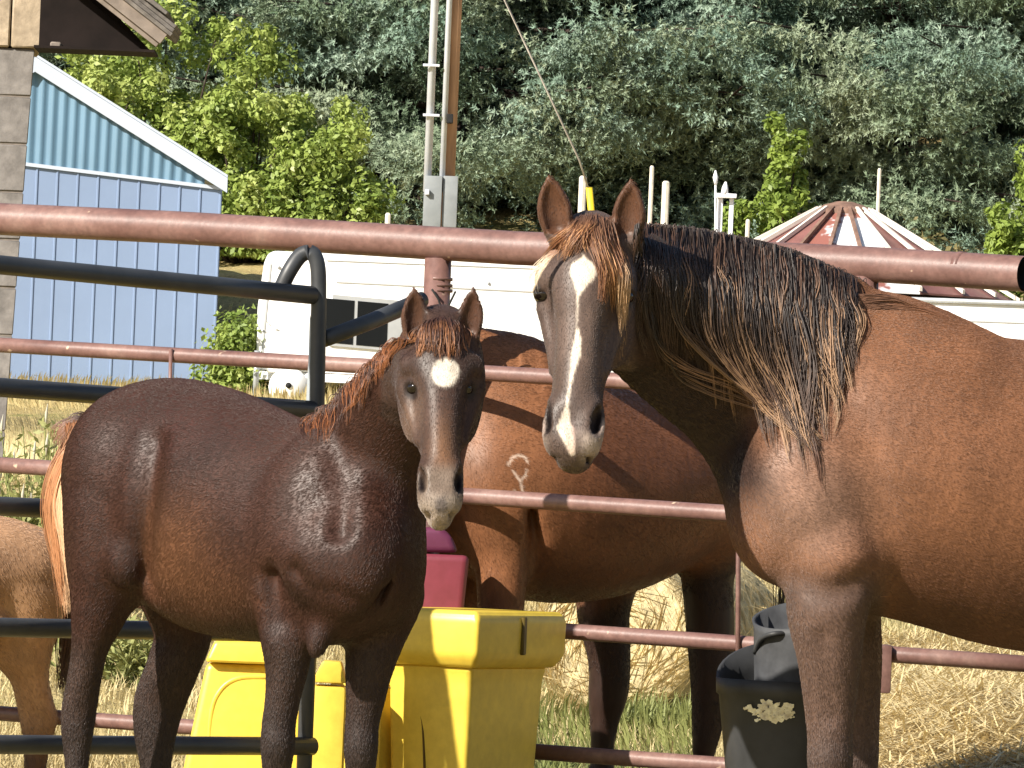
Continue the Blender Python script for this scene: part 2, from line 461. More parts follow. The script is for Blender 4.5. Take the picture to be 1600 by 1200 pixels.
# ---------------------------------------------------------------- blue metal shed
M_blue = simple('blue_metal', (.175, .24, .37), .5, .5, .06, 1.2)
M_teal = simple('teal_metal', (.105, .20, .29), .5, .5, .08, 1.2)
M_trim = simple('white_trim', (.42, .47, .55), .45, .4, .05, 2)
D_SH = 60.0
def shed():
    root = empty('metal_shed', G(190, D_SH), 'light blue metal shed with a white roof edge beside the stone pillar', 'shed')
    y0 = D_SH
    def S(px, py, dy=0): return P(px, py, D_SH + dy)
    zb = float(gz(D_SH)) - .1
    bl, br = S(28, 640), S(333, 640)
    xl, xr = -5.65, br[0]
    def top_mid(x): # flashing line between gable and wall
        a, b = S(45, 256), S(338, 292); t = (x - a[0]) / (b[0] - a[0]); return a[2] + t * (b[2] - a[2])
    w = 32 * D_SH / FPX; n = 0
    x = xr
    while x > xl + .01:
        x2 = max(xl, x - w)
        zt1, zt2 = top_mid(x), top_mid(x2)
        v = [(x2, y0, zb), (x - .035, y0, zb), (x - .025, y0 - .014, zb), (x - .01, y0 - .014, zb), (x, y0, zb)]
        tz = [zt2, zt1, zt1, zt1, zt1]
        vv = np.array(v + [(p[0], p[1], z_) for p, z_ in zip(v, tz)])
        f = [(i, i + 1, i + 6, i + 5) for i in range(4)]
        part('wall_panel', mesh_from('wall_panel', vv, f), M_blue, root); x = x2
    # corrugated gable
    rl, rr = S(55, 112), S(352, 300)
    def roof_z(x): t = (x - rl[0]) / (rr[0] - rl[0]); return rl[2] + t * (rr[2] - rl[2])
    xs = np.arange(xl, S(322, 290)[0], .028); amp = .018
    V = []; 
    for x in xs:
        yy = y0 - .02 + amp * math.sin(x * 2 * math.pi / (17 * D_SH / FPX))
        V += [(x, yy, top_mid(x) + .01), (x, yy, max(top_mid(x) + .012, roof_z(x)))]
    f = [(2 * i, 2 * i + 2, 2 * i + 3, 2 * i + 1) for i in range(len(xs) - 1)]
    part('gable_sheet', mesh_from('gable_sheet', V, f, True), M_teal, root)
    # flashing
    a, b = np.array([xl, y0 - .04, top_mid(xl)]), np.array([xr, y0 - .04, top_mid(xr)])
    part('flashing', fixn(mesh_from('flashing', *prism([a + (0, 0, .015), b + (0, 0, .015), b - (0, 0, .025), a - (0, 0, .025)], (0, .03, 0)))), M_trim, root)
    # roof trim board and roof slab, both slopes
    sl = (rr - rl); ex = rl - sl * (rl[0] - xl) / sl[0] * 0
    apx = np.array([xl + .55, y0, roof_z(xl + .55)])
    def board(p, q, y, th, h, nm, m):
        part(nm, fixn(mesh_from(nm, *prism([p + (0, y, .0), q + (0, y, .0), q + (0, y, h), p + (0, y, h)], (0, th, 0)))), m, root)
    rr2 = rr + sl * .012; rl2 = np.array([rl[0], y0, roof_z(rl[0])])
    tl = 23 * D_SH / FPX
    apx = np.array([-5.15, y0, roof_z(-5.15)])
    apx[0] = min(apx[0], rl2[0])
    apx[2] = roof_z(apx[0])
    board(apx, rr2, -.12, .04, tl, 'rake_board', M_trim)
    far = np.array([0, 5.0, 0])
    part('roof', fixn(mesh_from('roof', *prism([apx + (0, -.11, tl + .005), rr2 + (0, -.11, tl + .005), rr2 + (-.6, 5, tl + .005), apx + (-.6, 5, tl + .005)], (0, 0, .03)))), M_trim, root)
    lft = apx + np.array([apx[0] - rr2[0], 0, rr2[2] - apx[2]])
    board(lft, apx, -.12, .04, tl, 'rake_board', M_trim)
    part('roof', fixn(mesh_from('roof', *prism([lft + (0, -.11, tl + .005), apx + (0, -.11, tl + .005), apx + (-.6, 5, tl + .005), lft + (-.6, 5, tl + .005)], (0, 0, .03)))), M_trim, root)
    zr = top_mid(xr) - .02
    part('side_wall', fixn(mesh_from('side_wall', *prism([(xr - .02, y0 + .03, zb), (xr - .62, y0 + 4.9, zb), (xr - .62, y0 + 4.9, zr), (xr - .02, y0 + .03, zr)], (-.03, 0, 0)))), M_blue, root)
shed()

# ---------------------------------------------------------------- stone pillar and eave of the near building
M_block = simple('split_block', (.20, .185, .175), .95, .15, .3, 14, bmp=.5)
M_block2 = simple('upper_block', (.36, .29, .21), .95, .15, .35, 14, bmp=.6)
M_mortar = simple('mortar', (.19, .165, .145), .95, .1, .2, 30)
M_wood = simple('weathered_board', (.24, .20, .17), .85, .2, .3, 9, bmp=.4, stretch=(1, 1, 1))
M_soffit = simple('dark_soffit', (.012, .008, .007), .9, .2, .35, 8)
M_shing = simple('shingle', (.15, .135, .12), .9, .15, .4, 25, bmp=.5)
def pillar():
    d = 25.0; q = d / FPX
    root = empty('stone_building', G(-40, d), 'grey stone block pillar with a dark eave at the upper left corner', 'building')
    axx = nrm(P(60, 100, d) - P(14, 720, d)); axx = nrm(np.array([axx[0], 0, axx[2]])); lean = axx[0] / axx[2]
    r = np.random.default_rng(4)
    zt = P(60, -160, d)[2]; zb = float(gz(d)) - .1
    h = 75 * q; k0 = P(58, 76, d)
    def xr(z): return k0[0] - .012 + (z - k0[2]) * lean
    # mortar core
    core = [(xr(zb) - 1.0, zb), (xr(zb) - .008, zb), (xr(k0[2]) - .008, k0[2]), (xr(k0[2]) - 1.0, k0[2])]
    part('mortar_core', fixn(mesh_from('mortar_core', *prism([(x, d - .004, z) for x, z in core], (-.06, .5, 0)))), M_mortar, root)
    z = k0[2]; row = 0
    while z > zb:
        off = 0 if row % 2 else .2
        x1 = 0.0
        edges = [0, .40 - off if off else .40, .8 - off, 1.0]
        for a, b in zip(edges[:-1], edges[1:]):
            zl, zh = z - h + .006, z - .004
            pl = [(xr(zl) - b + .004, zl), (xr(zl) - a - .003, zl), (xr(zh) - a - .003, zh), (xr(zh) - b + .004, zh)]
            v, f = prism([(x, d - .012 + r.uniform(-.003, .003), zz) for x, zz in pl], (-.06, .5, 0))
            part('block', bevelled('block', v, f, .004, 1), M_block, root)
        z -= h; row += 1
    # wider upper course
    z = k0[2]; xo = P(67, 40, d)[0]
    while z < zt:
        for a, b in ((0, .15), (.15, .55), (.55, 1.0)):
            pl = [(xo - b + .004, z + .004), (xo - a - .003, z + .004), (xo - a - .003, z + h + .02), (xo - b + .004, z + h + .02)]
            v, f = prism([(x, d - .035, zz) for x, zz in pl], (-.06, .5, 0))
            part('block', bevelled('block', v, f, .008, 1), M_block2, root)
        z += h + .024
    # gable eave: soffit, rake board, shingle edge running back
    a0, a1 = P(128, -14, d), P(250, 82, d)
    up = nrm(np.array([a1[2] - a0[2], 0, -(a1[0] - a0[0])])); up = up * np.sign(up[2])
    e0 = a0 + (a0 - a1) * .9
    wb = 17 * q
    def slab(nm, p, qq, o0, o1, y, th, m):
        part(nm, fixn(mesh_from(nm, *prism([p + up * o0 + (0, y, 0), qq + up * o0 + (0, y, 0), qq + up * o1 + (0, y, 0), p + up * o1 + (0, y, 0)], (0, th, 0)))), m, root)
    slab('rake_board', e0, a1, 0, wb * 1.15, -.30, .03, M_wood)
    slab('rake_board', e0, a1 + (a1 - a0) * .02, wb * .45, wb * 1.5, -.335, .03, M_wood)
    for k in range(3):
        p1 = a1 + (a1 - a0) * (.06 - .02 * k)
        slab('shingle_course', e0, p1, wb * 1.52 + k * .022, wb * 1.52 + k * .022 + .018, -.36 + .05 * k, .42, M_shing)
    sh = nrm(a1 - a0)
    for k in range(5):
        c = a1 - sh * (.13 + .16 * k) + up * (wb * 1.52 + .075)
        part('shingle', bevelled('shingle', *box_vf(c + (0, -.05, 0), (.155, .5, .022), [sh, (0, 1, 0), up]), .004, 1), M_shing, root)
    # dark soffit and back wall of the gable
    zlo = P(150, 84, d)[2]; xlft = P(60, 84, d)[0]
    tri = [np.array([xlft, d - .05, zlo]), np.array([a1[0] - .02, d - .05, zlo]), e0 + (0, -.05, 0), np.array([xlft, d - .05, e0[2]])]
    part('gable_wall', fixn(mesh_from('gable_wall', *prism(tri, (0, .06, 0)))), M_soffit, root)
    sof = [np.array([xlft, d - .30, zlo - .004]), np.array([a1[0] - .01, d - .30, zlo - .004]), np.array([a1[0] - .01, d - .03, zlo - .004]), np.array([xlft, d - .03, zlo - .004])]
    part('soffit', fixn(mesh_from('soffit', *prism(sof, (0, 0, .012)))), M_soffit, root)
    part('rafter', bevelled('rafter', *box_vf(P(92, 76, d) + (0, -.12, .0), (.05, .14, .03)), .006, 1), M_wood, root)
pillar()

# ---------------------------------------------------------------- white trailer
M_white = simple('white_paint', (.87, .87, .87), .35, .5, .04, 1.5)
M_seam = simple('grey_seam', (.45, .46, .47), .5, .4, .1, 3)
M_glass = simple('dark_glass', (.008, .009, .010), .25, .15, .2, 1)
M_alu = simple('aluminium_frame', (.55, .56, .57), .35, .5, .1, 4, metal=.6)
M_tyre = simple('tyre', (.02, .02, .02), .85, .3, .2, 20)
M_grey = simple('grey_metal', (.42, .44, .46), .45, .5, .2, 6, metal=.3)
def trailer():
    d = 57.0
    root = empty('trailer', G(640, d), 'white travel trailer with a dark window behind the rails and the foal', 'trailer')
    def T(px, py, dy=0): return P(px, py, d + dy)
    # body outline with rounded front corner, a real 2 m deep box
    tl = T(428, 391); out = [T(399, 578), T(402, 480), T(412, 410), T(418, 396), tl, T(700, 404), T(1000, 416), T(1010, 430), T(1006, 608)]
    out = [np.array([p[0], d, p[2]]) for p in out]
    part('body', bevelled('body', *prism(out, (0, 2.1, 0)), .035, 2), M_white, root)
    def strip(px0, py0, px1, py1, h, nm, m, dy=-.012, th=.012):
        a, b = T(px0, py0), T(px1, py1); hh = h * d / FPX
        part(nm, fixn(mesh_from(nm, *prism([(a[0], d + dy, a[2]), (b[0], d + dy, b[2]), (b[0], d + dy, b[2] + hh), (a[0], d + dy, a[2] + hh)], (0, th, 0)))), m, root)
    strip(525, 441, 990, 464, 2.0, 'body_seam', M_seam); strip(510, 407, 990, 426, 1.5, 'body_seam', M_seam)
    strip(402, 563, 990, 592, 2.0, 'body_seam', M_seam)
    strip(397, 592, 1000, 620, 13, 'lower_rail', M_white, -.05, .06)
    # front cap edge
    for (x0, x1) in ((418, 421),):
        a, b, c, e = T(407, 555), T(410, 555), T(424, 412), T(421, 412)
        part('cap_seam', fixn(mesh_from('cap_seam', *prism([(p[0], d - .008, p[2]) for p in (a, b, c, e)], (0, .008, 0)))), M_seam, root)
    # window
    wq = [T(514, 540), T(628, 550), T(632, 470), T(520, 460)]
    wn_ = part('window', fixn(mesh_from('window', *prism([(p[0], d - .03, p[2]) for p in wq], (0, .03, 0)))), M_alu, root)
    def pane(x0, x1):
        def edge(x, t): return np.array([T(x, 0)[0], d - .036, (wq[0][2] + (wq[1][2] - wq[0][2]) * (x - 514) / 114) + t * ((wq[3][2] - wq[0][2]))])
        o = part('pane', fixn(mesh_from('pane', *prism([edge(x0, .07), edge(x1, .07), edge(x1, .93), edge(x0, .93)], (0, .006, 0)))), M_glass, wn_)
    pane(519, 573); pane(578, 626)
    wn2 = [T(700, 556), T(800, 565), T(802, 484), T(704, 475)]
    # screws, wheel with fender, jack
    for px, py in ((435, 417), (763, 442), (900, 520)):
        bm = bmesh.new(); bmesh.ops.create_uvsphere(bm, u_segments=8, v_segments=6, radius=.018); me = bpy.data.meshes.new('marker_lamp'); bm.to_mesh(me); bm.free()
        o = link('marker_lamp', me, M_seam); o.parent = root; p = T(px, py); o.location = Vector((p[0], d - .01, p[2])) - root.location
    gzt = float(gz(d))
    for px in (780, 880):
        c = T(px, 640); R = .33; c = np.array([c[0], d + .02, gzt + R])
        w = part('wheel', tube_mesh('wheel', np.array([c + (0, 0, 0), c + (0, .2, 0)]), R, 24), M_tyre, root)
        part('rim', tube_mesh('rim', np.array([c - (0, .02, 0), c + (0, .02, 0)]), R * .6, 18), M_white, w)
    # front wheel-like hitch cover in white with a dark bolt, tongue
    c = T(452, 606); c = np.array([c[0], d - .25, c[2]])
    hc = part('hitch_cover', tube_mesh('hitch_cover', np.array([c, c + (0, .12, 0)]), .21, 20), M_white, root)
    part('bolt', tube_mesh('bolt', np.array([c - (-.0, .02, -.02), c + (0, .02, .02)]), .032, 10), M_tyre, hc)
    a = T(418, 632); part('tongue', tube_mesh('tongue', np.array([[a[0], d - .2, gzt + .32], [T(520, 620)[0], d + .1, gzt + .36]]), .05, 8), M_white, root)
    part('jack', tube_mesh('jack', np.array([[T(425, 0)[0], d - .2, gzt], [T(425, 0)[0], d - .2, gzt + .5]]), .03, 8), M_grey, root)
trailer()

# ---------------------------------------------------------------- round bin with striped cone roof
M_maroon = simple('maroon_roof', (.19, .085, .075), .5, .4, .35, 3.5)
M_rib = simple('pale_rib', (.72, .66, .58), .5, .4, .15, 5)
M_cap = simple('rusty_cap', (.20, .12, .09), .8, .3, .4, 6)
m_, N_, L_, b_ = mat('patchy_white_roof', .35, .5)
o1_, _f1 = noise_ramp(m_.node_tree, 1.6, [(.50, (.75, .76, .78)), (.55, (.28, .11, .085))], detail=4)
L_.new(o1_, b_.inputs['Base Color']); M_patchy = m_
def bin_():
    d = 58.0; c0 = P(1338, 316, d); R = 285 * d / FPX; zt = c0[2]; ze = P(1343, 452, d)[2]; rt = 46 * d / FPX
    base = G(1343, d + R); cx, cy = c0[0], d + R
    root = empty('round_bin', (cx, cy, float(gz(d + R))), 'white round bin with a maroon and white striped cone roof', 'bin')
    n = 22
    ang = [2 * math.pi * (k + .35) / n for k in range(n)]
    def pt(a, r, z, o=0): return np.array([cx + (r) * math.sin(a), cy - (r) * math.cos(a), z])
    for k in range(n):
        a0, a1 = ang[k], ang[(k + 1) % n] if k < n - 1 else ang[0] + 2 * math.pi
        q = [pt(a0, R, ze), pt(a1, R, ze), pt(a1, rt, zt), pt(a0, rt, zt)]
        am = ((a0 + a1) / 2 + math.pi) % (2 * math.pi) - math.pi
        pale = -.5 < am < .42  # front panels take white broken by maroon patches
        part('roof_panel', fixn(mesh_from('roof_panel', *prism(q, (0, 0, -.02)))), M_patchy if pale else M_maroon, root)
        pa_, pb = pt(a0, R * 1.01, ze + .015), pt(a0, rt, zt + .02)
        sd = np.array([math.cos(a0), math.sin(a0), 0]) * .018
        up = np.array([0, 0, .045])
        dark = -.75 < ((a0 + math.pi) % (2 * math.pi) - math.pi) < .2
        part('roof_rib', fixn(mesh_from('roof_rib', *prism([pa_ - sd, pa_ + sd, pb + sd, pb - sd], up))), M_cap if dark else M_rib, root)
    v, f = tube(np.array([[cx, cy, zt - .03], [cx, cy, zt + .03], [cx, cy, zt + .09], [cx, cy, zt + .13]]), [rt * 1.12, rt * 1.1, rt * .72, rt * .3], 24)
    part('roof_cap', mesh_from('roof_cap', v, f), M_cap, root)
    zg = float(gz(d)) - .2; hs = 5
    for k in range(hs):
        z0 = zg + (ze - .05 - zg) * k / hs; z1 = zg + (ze - .05 - zg) * (k + 1) / hs - .012
        v, f = tube(np.array([[cx, cy, z0], [cx, cy, (z0 + z1) / 2], [cx, cy, z1]]), [R * .978, R * .982, R * .978], 48, False)
        part('wall_ring', mesh_from('wall_ring', v, f, True), M_white, root)
bin_()

def stock_trailer():
    d = 53.0; zg = float(gz(d))
    root = empty('stock_trailer', G(1640, d), 'long white trailer side showing above the back of the mare at right', 'trailer')
    def T(px, py): p = P(px, py, d); return np.array([p[0], d, p[2]])
    body = [T(1400, 600), T(1900, 620), T(1900, 484), T(1420, 466), T(1404, 476)]
    part('body', bevelled('body', *prism(body, (0, 2.0, 0)), .03, 2), M_white, root)
    for k in range(4):
        a, b = T(1400, 498 + 26 * k), T(1900, 516 + 26 * k)
        part('body_seam', fixn(mesh_from('body_seam', *prism([a + (0, -.01, 0), b + (0, -.01, 0), b + (0, -.01, .012), a + (0, -.01, .012)], (0, .01, 0)))), M_seam, root)
    a, b = T(1405, 470), T(1900, 488)
    part('roof_rail', tube_mesh('roof_rail', np.array([a + (0, -.02, .02), b + (0, -.02, .02)]), .025, 10), M_grey, root)
    for px in (1620, 1740):
        c = T(px, 0); c = np.array([c[0], d + .02, zg + .34])
        w = part('wheel', tube_mesh('wheel', np.array([c, c + (0, .2, 0)]), .34, 24), M_tyre, root)
        part('rim', tube_mesh('rim', np.array([c - (0, .02, 0), c + (0, .02, 0)]), .2, 18), M_white, w)
stock_trailer()

# ---------------------------------------------------------------- utility pole, conduits, meter box, guy wire, fence posts
M_pole = simple('pole_wood', (.42, .25, .15), .85, .2, .35, 10, stretch=(1, 1, .12), bmp=.3)
M_cond = simple('grey_conduit', (.60, .63, .68), .4, .5, .1, 4)
M_box = simple('grey_box', (.24, .26, .27), .5, .4, .15, 5)
def pole():
    d = 52.0; q = d / FPX
    root = empty('utility_pole', G(702, d), 'tall wooden utility pole with two grey conduits and a meter box', 'pole')
    zg = float(gz(d)) - .2
    def col_(px, r, dy, ztop, m, nm, bot=None):
        a = P(px, 600, d); b = P(px - 1, 0, d)
        z0 = bot if bot is not None else zg
        x = P(px, 200, d)[0]
        part(nm, tube_mesh(nm, np.array([[x, d + dy, z0], [x + .0, d + dy, ztop]]), r, 14), m, root)
    ztop = P(700, -900, d)[2]; zbx = P(690, 300, d)[2]
    col_(703, 11 * q, .06, ztop, M_pole, 'post')
    col_(671, 6.3 * q, -.03, ztop, M_cond, 'conduit', zbx)
    col_(694, 4.6 * q, -.05, ztop, M_cond, 'conduit', zbx)
    c = (P(676, 316, d) + (0, -.06, 0)); bx_ = part('meter_box', bevelled('meter_box', *box_vf(c, (28 * q, .16, 80 * q)), .008, 2), M_box, root)
    c = (P(703, 316, d) + (0, -.05, 0)); part('meter_box', bevelled('meter_box', *box_vf(c, (23 * q, .12, 80 * q)), .008, 2), M_box, root)
    part('latch', bevelled('latch', *box_vf(P(668, 302, d) + (0, -.16, 0), (7 * q, .05, 9 * q)), .006, 1), M_cond, bx_)
    for py in (102, 180, -60):
        p = P(674, py, d); part('bracket', bevelled('bracket', *box_vf(p + (0, -.0, 0), (26 * q, .03, 4 * q)), .002, 1), M_cond, root)
    part('strap', bevelled('strap', *box_vf(P(703, 186, d) + (0, -.03, 0), (10 * q, .1, 14 * q)), .004, 1), M_tyre, root)
pole()
def guy():
    d0 = 53.0
    root = empty('guy_wire', G(940, 55), 'thin steel guy wire with a yellow guard above the ears of the mare', 'wire')
    a, b, c = P(700, -190, 52.2), P(905, 250, 54), P(921, 300, 54.2); e = G(955, 54.6)
    part('wire', tube_mesh('wire', np.array([a, b, c]), .010, 6), simple('steel_wire', (.45, .42, .38), .5, .5, .2), root)
    part('guard', tube_mesh('guard', np.array([c - (e - c) * .02, e]), .035, 10), simple('yellow_guard', (.75, .55, .03), .5, .4, .1), root)
guy()
M_post = simple('white_post', (.72, .66, .55), .7, .3, .2, 9)
for i, (px, pt_, w, lab) in enumerate([(605, 332, 9, 'short pale fence post just left of the meter box'), (910, 274, 12, 'pale fence post beside the yellow wire guard'), (1018, 258, 7, 'thin tall pale stake behind the right ear of the mare'),
                                       (1040, 282, 12, 'broad pale fence post right of the ears of the mare'), (1168, 342, 7, 'short pale stake beside the young green tree'), (1374, 262, 6, 'thin pale stake above the striped round roof')]):
    d = 63.0; g = G(px, d); t = P(px, pt_, d); wq = w * d / FPX
    v, f = tube(np.array([[t[0], d, g[2] - .2], [t[0] + .01, d, t[2] - .02], [t[0] + .01, d, t[2]]]), [wq / 2, wq / 2, wq * .3], 8)
    me = mesh_from('fence_post', v, f); o = link('fence_post', me, M_post); to_base(o, me, g)
    tag(o, lab, 'post', 'pale posts along the far fence')
def lantern():
    d = 62.0; q = d / FPX
    root = empty('garden_frame', G(1133, d), 'white gate frame with two narrow posts right of the mare', 'frame')
    for px, w in ((1126, 9), (1144, 7)):
        t = P(px, 305, d); z0 = float(gz(d))
        part('post', bevelled('post', *box_vf((t[0], d, (z0 + t[2]) / 2), (w * q, .07, t[2] - z0)), .006, 1), M_white, root)
    part('cross_bar', bevelled('cross_bar', *box_vf(P(1135, 306, d), (32 * q, .08, 7 * q)), .006, 1), M_white, root)
    part('finial', tube_mesh('finial', np.array([P(1132, 304, d), P(1133, 293, d), P(1134, 284, d)]), [6 * q, 5 * q, 1.5 * q], 10), M_white, root)
    r2 = part('rod', tube_mesh('rod', np.array([P(1118, 400, d), P(1118, 285, d)]), 1.6 * q, 8), M_white, root)
    part('knob', tube_mesh('knob', np.array([P(1118, 289, d), P(1118, 277, d), P(1118, 266, d)]), [2 * q, 4.5 * q, 1 * q], 10), M_white, r2)
lantern()
# ---------------------------------------------------------------- rusty red pipe fence
def pipe_mat():
    m, N, L, b = mat('red_pipe', .42, .5); nt = m.node_tree
    o1, f1 = noise_ramp(nt, 5, [(.3, (.125, .062, .053)), (.55, (.195, .108, .092)), (.75, (.28, .18, .152))], detail=8)
    o2, f2 = noise_ramp(nt, 22, [(.70, (0, 0, 0)), (.76, (1, 1, 1))], detail=2)
    c = mixc(nt, o1, (.55, .42, .30), o2)
    o3, f3 = noise_ramp(nt, 60, [(.3, (.75, .75, .75)), (.7, (1.2, 1.2, 1.2))], detail=4)
    L.new(mixc(nt, c, o3, .8, 'MULTIPLY'), b.inputs['Base Color']); bump(nt, f3, b, .15, .004); return m
M_pipe = pipe_mat()
def dfence(px): return 14.65 - 1.55 * px / 1600
def fence():
    root = empty('pipe_fence', G(685, dfence(685)), 'rusty red steel pipe fence with a thick top rail', 'fence')
    def pts(x0, y0, x1, y1, n=6):
        return np.array([P(x, y0 + (y1 - y0) * (x - x0) / (x1 - x0), dfence(x)) for x in np.linspace(x0, x1, n)])
    top = pts(-260, 331, 1602, 428, 8); top[:, 2] += np.array([0, .004, .006, .002, -.002, .003, .004, 0])
    v, f = tube(top, .0438, 24, False)
    rim = tube(np.array([top[-1] - (top[-1] - top[-2]) * .001, top[-1] - (top[-1] - top[-2]) * .30]), .0375, 24, False)
    t = part('top_rail', mesh_from('top_rail', v, f, True), M_pipe, root)
    part('pipe_end', mesh_from('pipe_end', rim[0], [q[::-1] for q in rim[1]], True), M_tyre, t)
    a = P(1497, 421, dfence(1497)); b = P(1507, 421.6, dfence(1507))
    part('joint_ring', tube_mesh('joint_ring', np.array([a, b]), .0445, 24), M_pipe, t)
    rails = []
    for (x0, y0, x1, y1, r) in ((-260, 524, 1640, 634, .0205), (-260, 709, 1640, 836, .0215), (-260, 905, 1640, 1040, .0205), (-260, 1096, 1640, 1232, .0205)):
        rails.append(part('rail', tube_mesh('rail', pts(x0, y0, x1, y1), r, 16), M_pipe, root))
    for px, py in ((685, 392), (1352, 420), (-180, 345)):
        tp = P(px, py, dfence(px)); g = G(px, dfence(px)); g[0] = tp[0]; g[1] = tp[1]
        p = part('post', tube_mesh('post', np.array([g - (0, 0, .2), tp - (0, 0, .02)]), .0345, 20), M_pipe, root)
        for yy in (436, 446, 454):
            if px == 685:
                c = P(px, yy, dfence(px)); part('collar', tube_mesh('collar', np.array([c - (0, 0, .004), c + (0, 0, .004)]), .0375, 20), M_pipe, p)
    # welded brackets, spacer rods
    for px, y0, y1, rr in ((267, 545, 735, .0055), (1155, 600, 1210, .0065)):
        a, b = P(px, y0, dfence(px) - .03), P(px - 3, y1, dfence(px) - .03)
        part('spacer_rod', tube_mesh('spacer_rod', np.array([a, b]), rr, 10), M_pipe, root)
    c = P(1381, 1045, dfence(1381) - .03)
    part('bracket', bevelled('bracket', *box_vf(c, (.035, .06, .12)), .008, 2), M_pipe, root)
    # bent wire tied round the post
    w = catmull([P(675, 452, dfence(685) - .045), P(686, 470, dfence(685) - .05), P(692, 492, dfence(685) - .045), P(712, 455, dfence(685) - .05)], 14)
    part('tie_wire', tube_mesh('tie_wire', w, .003, 6), M_tyre, root)
fence()

# ---------------------------------------------------------------- black tube panel on the left
M_black = simple('black_tube', (.045, .048, .052), .45, .5, .3, 8)
M_galv = simple('galvanised', (.50, .54, .56), .45, .5, .12, 5, metal=.2)
def panel():
    root = empty('corral_panel', G(250, 12.8), 'black steel tube corral panel with a looped end, behind the foal', 'panel')
    def dp(px): return 12.45 + .75 * px / 490
    def pt(px, py, o=0): return P(px, py, dp(px) + o)
    for (y0, y1) in ((408, 462), (601, 641), (788, 815), (979, 990), (1163, 1166)):
        part('rail', tube_mesh('rail', np.array([pt(x, y0 + (y1 - y0) * (x + 60) / 555) for x in np.linspace(-300, 488, 6)]), .0225, 16), M_black, root)
    d = dp(495)
    loop = catmull([P(436, 458, d - .01), P(452, 424, d - .012), P(470, 399, d), P(488, 396, d), P(497, 420, d), P(498, 480, d)], 26)
    g = G(499, d); loop = np.vstack([loop, P(495, 640, d), P(483, 1000, d), np.array([P(474, 1250, d)[0], d, g[2]])])
    part('end_loop', tube_mesh('end_loop', loop, .0195, 14), M_black, root)
    a = P(486, 500, d + .02); b = np.array([P(476, 1200, d + .02)[0], d + .02, g[2]])
    z1 = P(486, 490, d)[2]
    v = np.array([P(484, 490, d - .005), P(492, 540, d - .005), P(500, 600, d - .005), P(497, 632, d - .005), P(478, 632, d - .005), P(482, 560, d - .005)])
    part('gusset', fixn(mesh_from('gusset', *prism(v, (0, .02, 0)))), M_galv, root)
    part('back_stay', tube_mesh('back_stay', np.array([P(506, 530, d + .02), P(580, 502, d + .15), P(660, 468, d + .3)]), .0205, 14), M_black, root)
panel()

# ---------------------------------------------------------------- yellow plastic troughs, maroon bin, bucket, tub, bale
def plastic(name, c, rough=.38):
    m, N, L, b = mat(name, rough, .5); nt = m.node_tree
    o1, f1 = noise_ramp(nt, 3, [(.3, tuple(x * .82 for x in c)), (.7, c)], detail=6)
    o2, f2 = noise_ramp(nt, 30, [(.3, (.88, .86, .82)), (.7, (1.05, 1.05, 1.05))], detail=5)
    o3, f3 = noise_ramp(nt, 11, [(.66, (0, 0, 0)), (.74, (1, 1, 1))], detail=4)
    c1 = mixc(nt, o1, o2, 1.0, 'MULTIPLY')
    ml = N.new('ShaderNodeMath'); ml.operation = 'MULTIPLY'; ml.inputs[1].default_value = .35; L.new(o3, ml.inputs[0])
    L.new(mixc(nt, c1, tuple(x * .55 for x in c), ml.outputs[0]), b.inputs['Base Color']); bump(nt, f2, b, .12, .004); return m
M_yel = plastic('yellow_plastic', (.82, .60, .075))
def frustum(c_top, c_bot, ax, st, sb, z0, z1):
    """tapered block between heights: st / sb = half sizes (along ax, across)"""
    a = nrm(np.array([ax[0], ax[1], 0])); b = np.array([-a[1], a[0], 0])
    def ring(c, s, z): return [np.array([c[0], c[1], z]) + a * s[0] * i + b * s[1] * j for i, j in ((-1, -1), (1, -1), (1, 1), (-1, 1))]
    v = ring(c_bot, sb, z0) + ring(c_top, st, z1)
    return np.array(v), [(3, 2, 1, 0), (4, 5, 6, 7), (0, 1, 5, 4), (1, 2, 6, 5), (2, 3, 7, 6), (3, 0, 4, 7)]
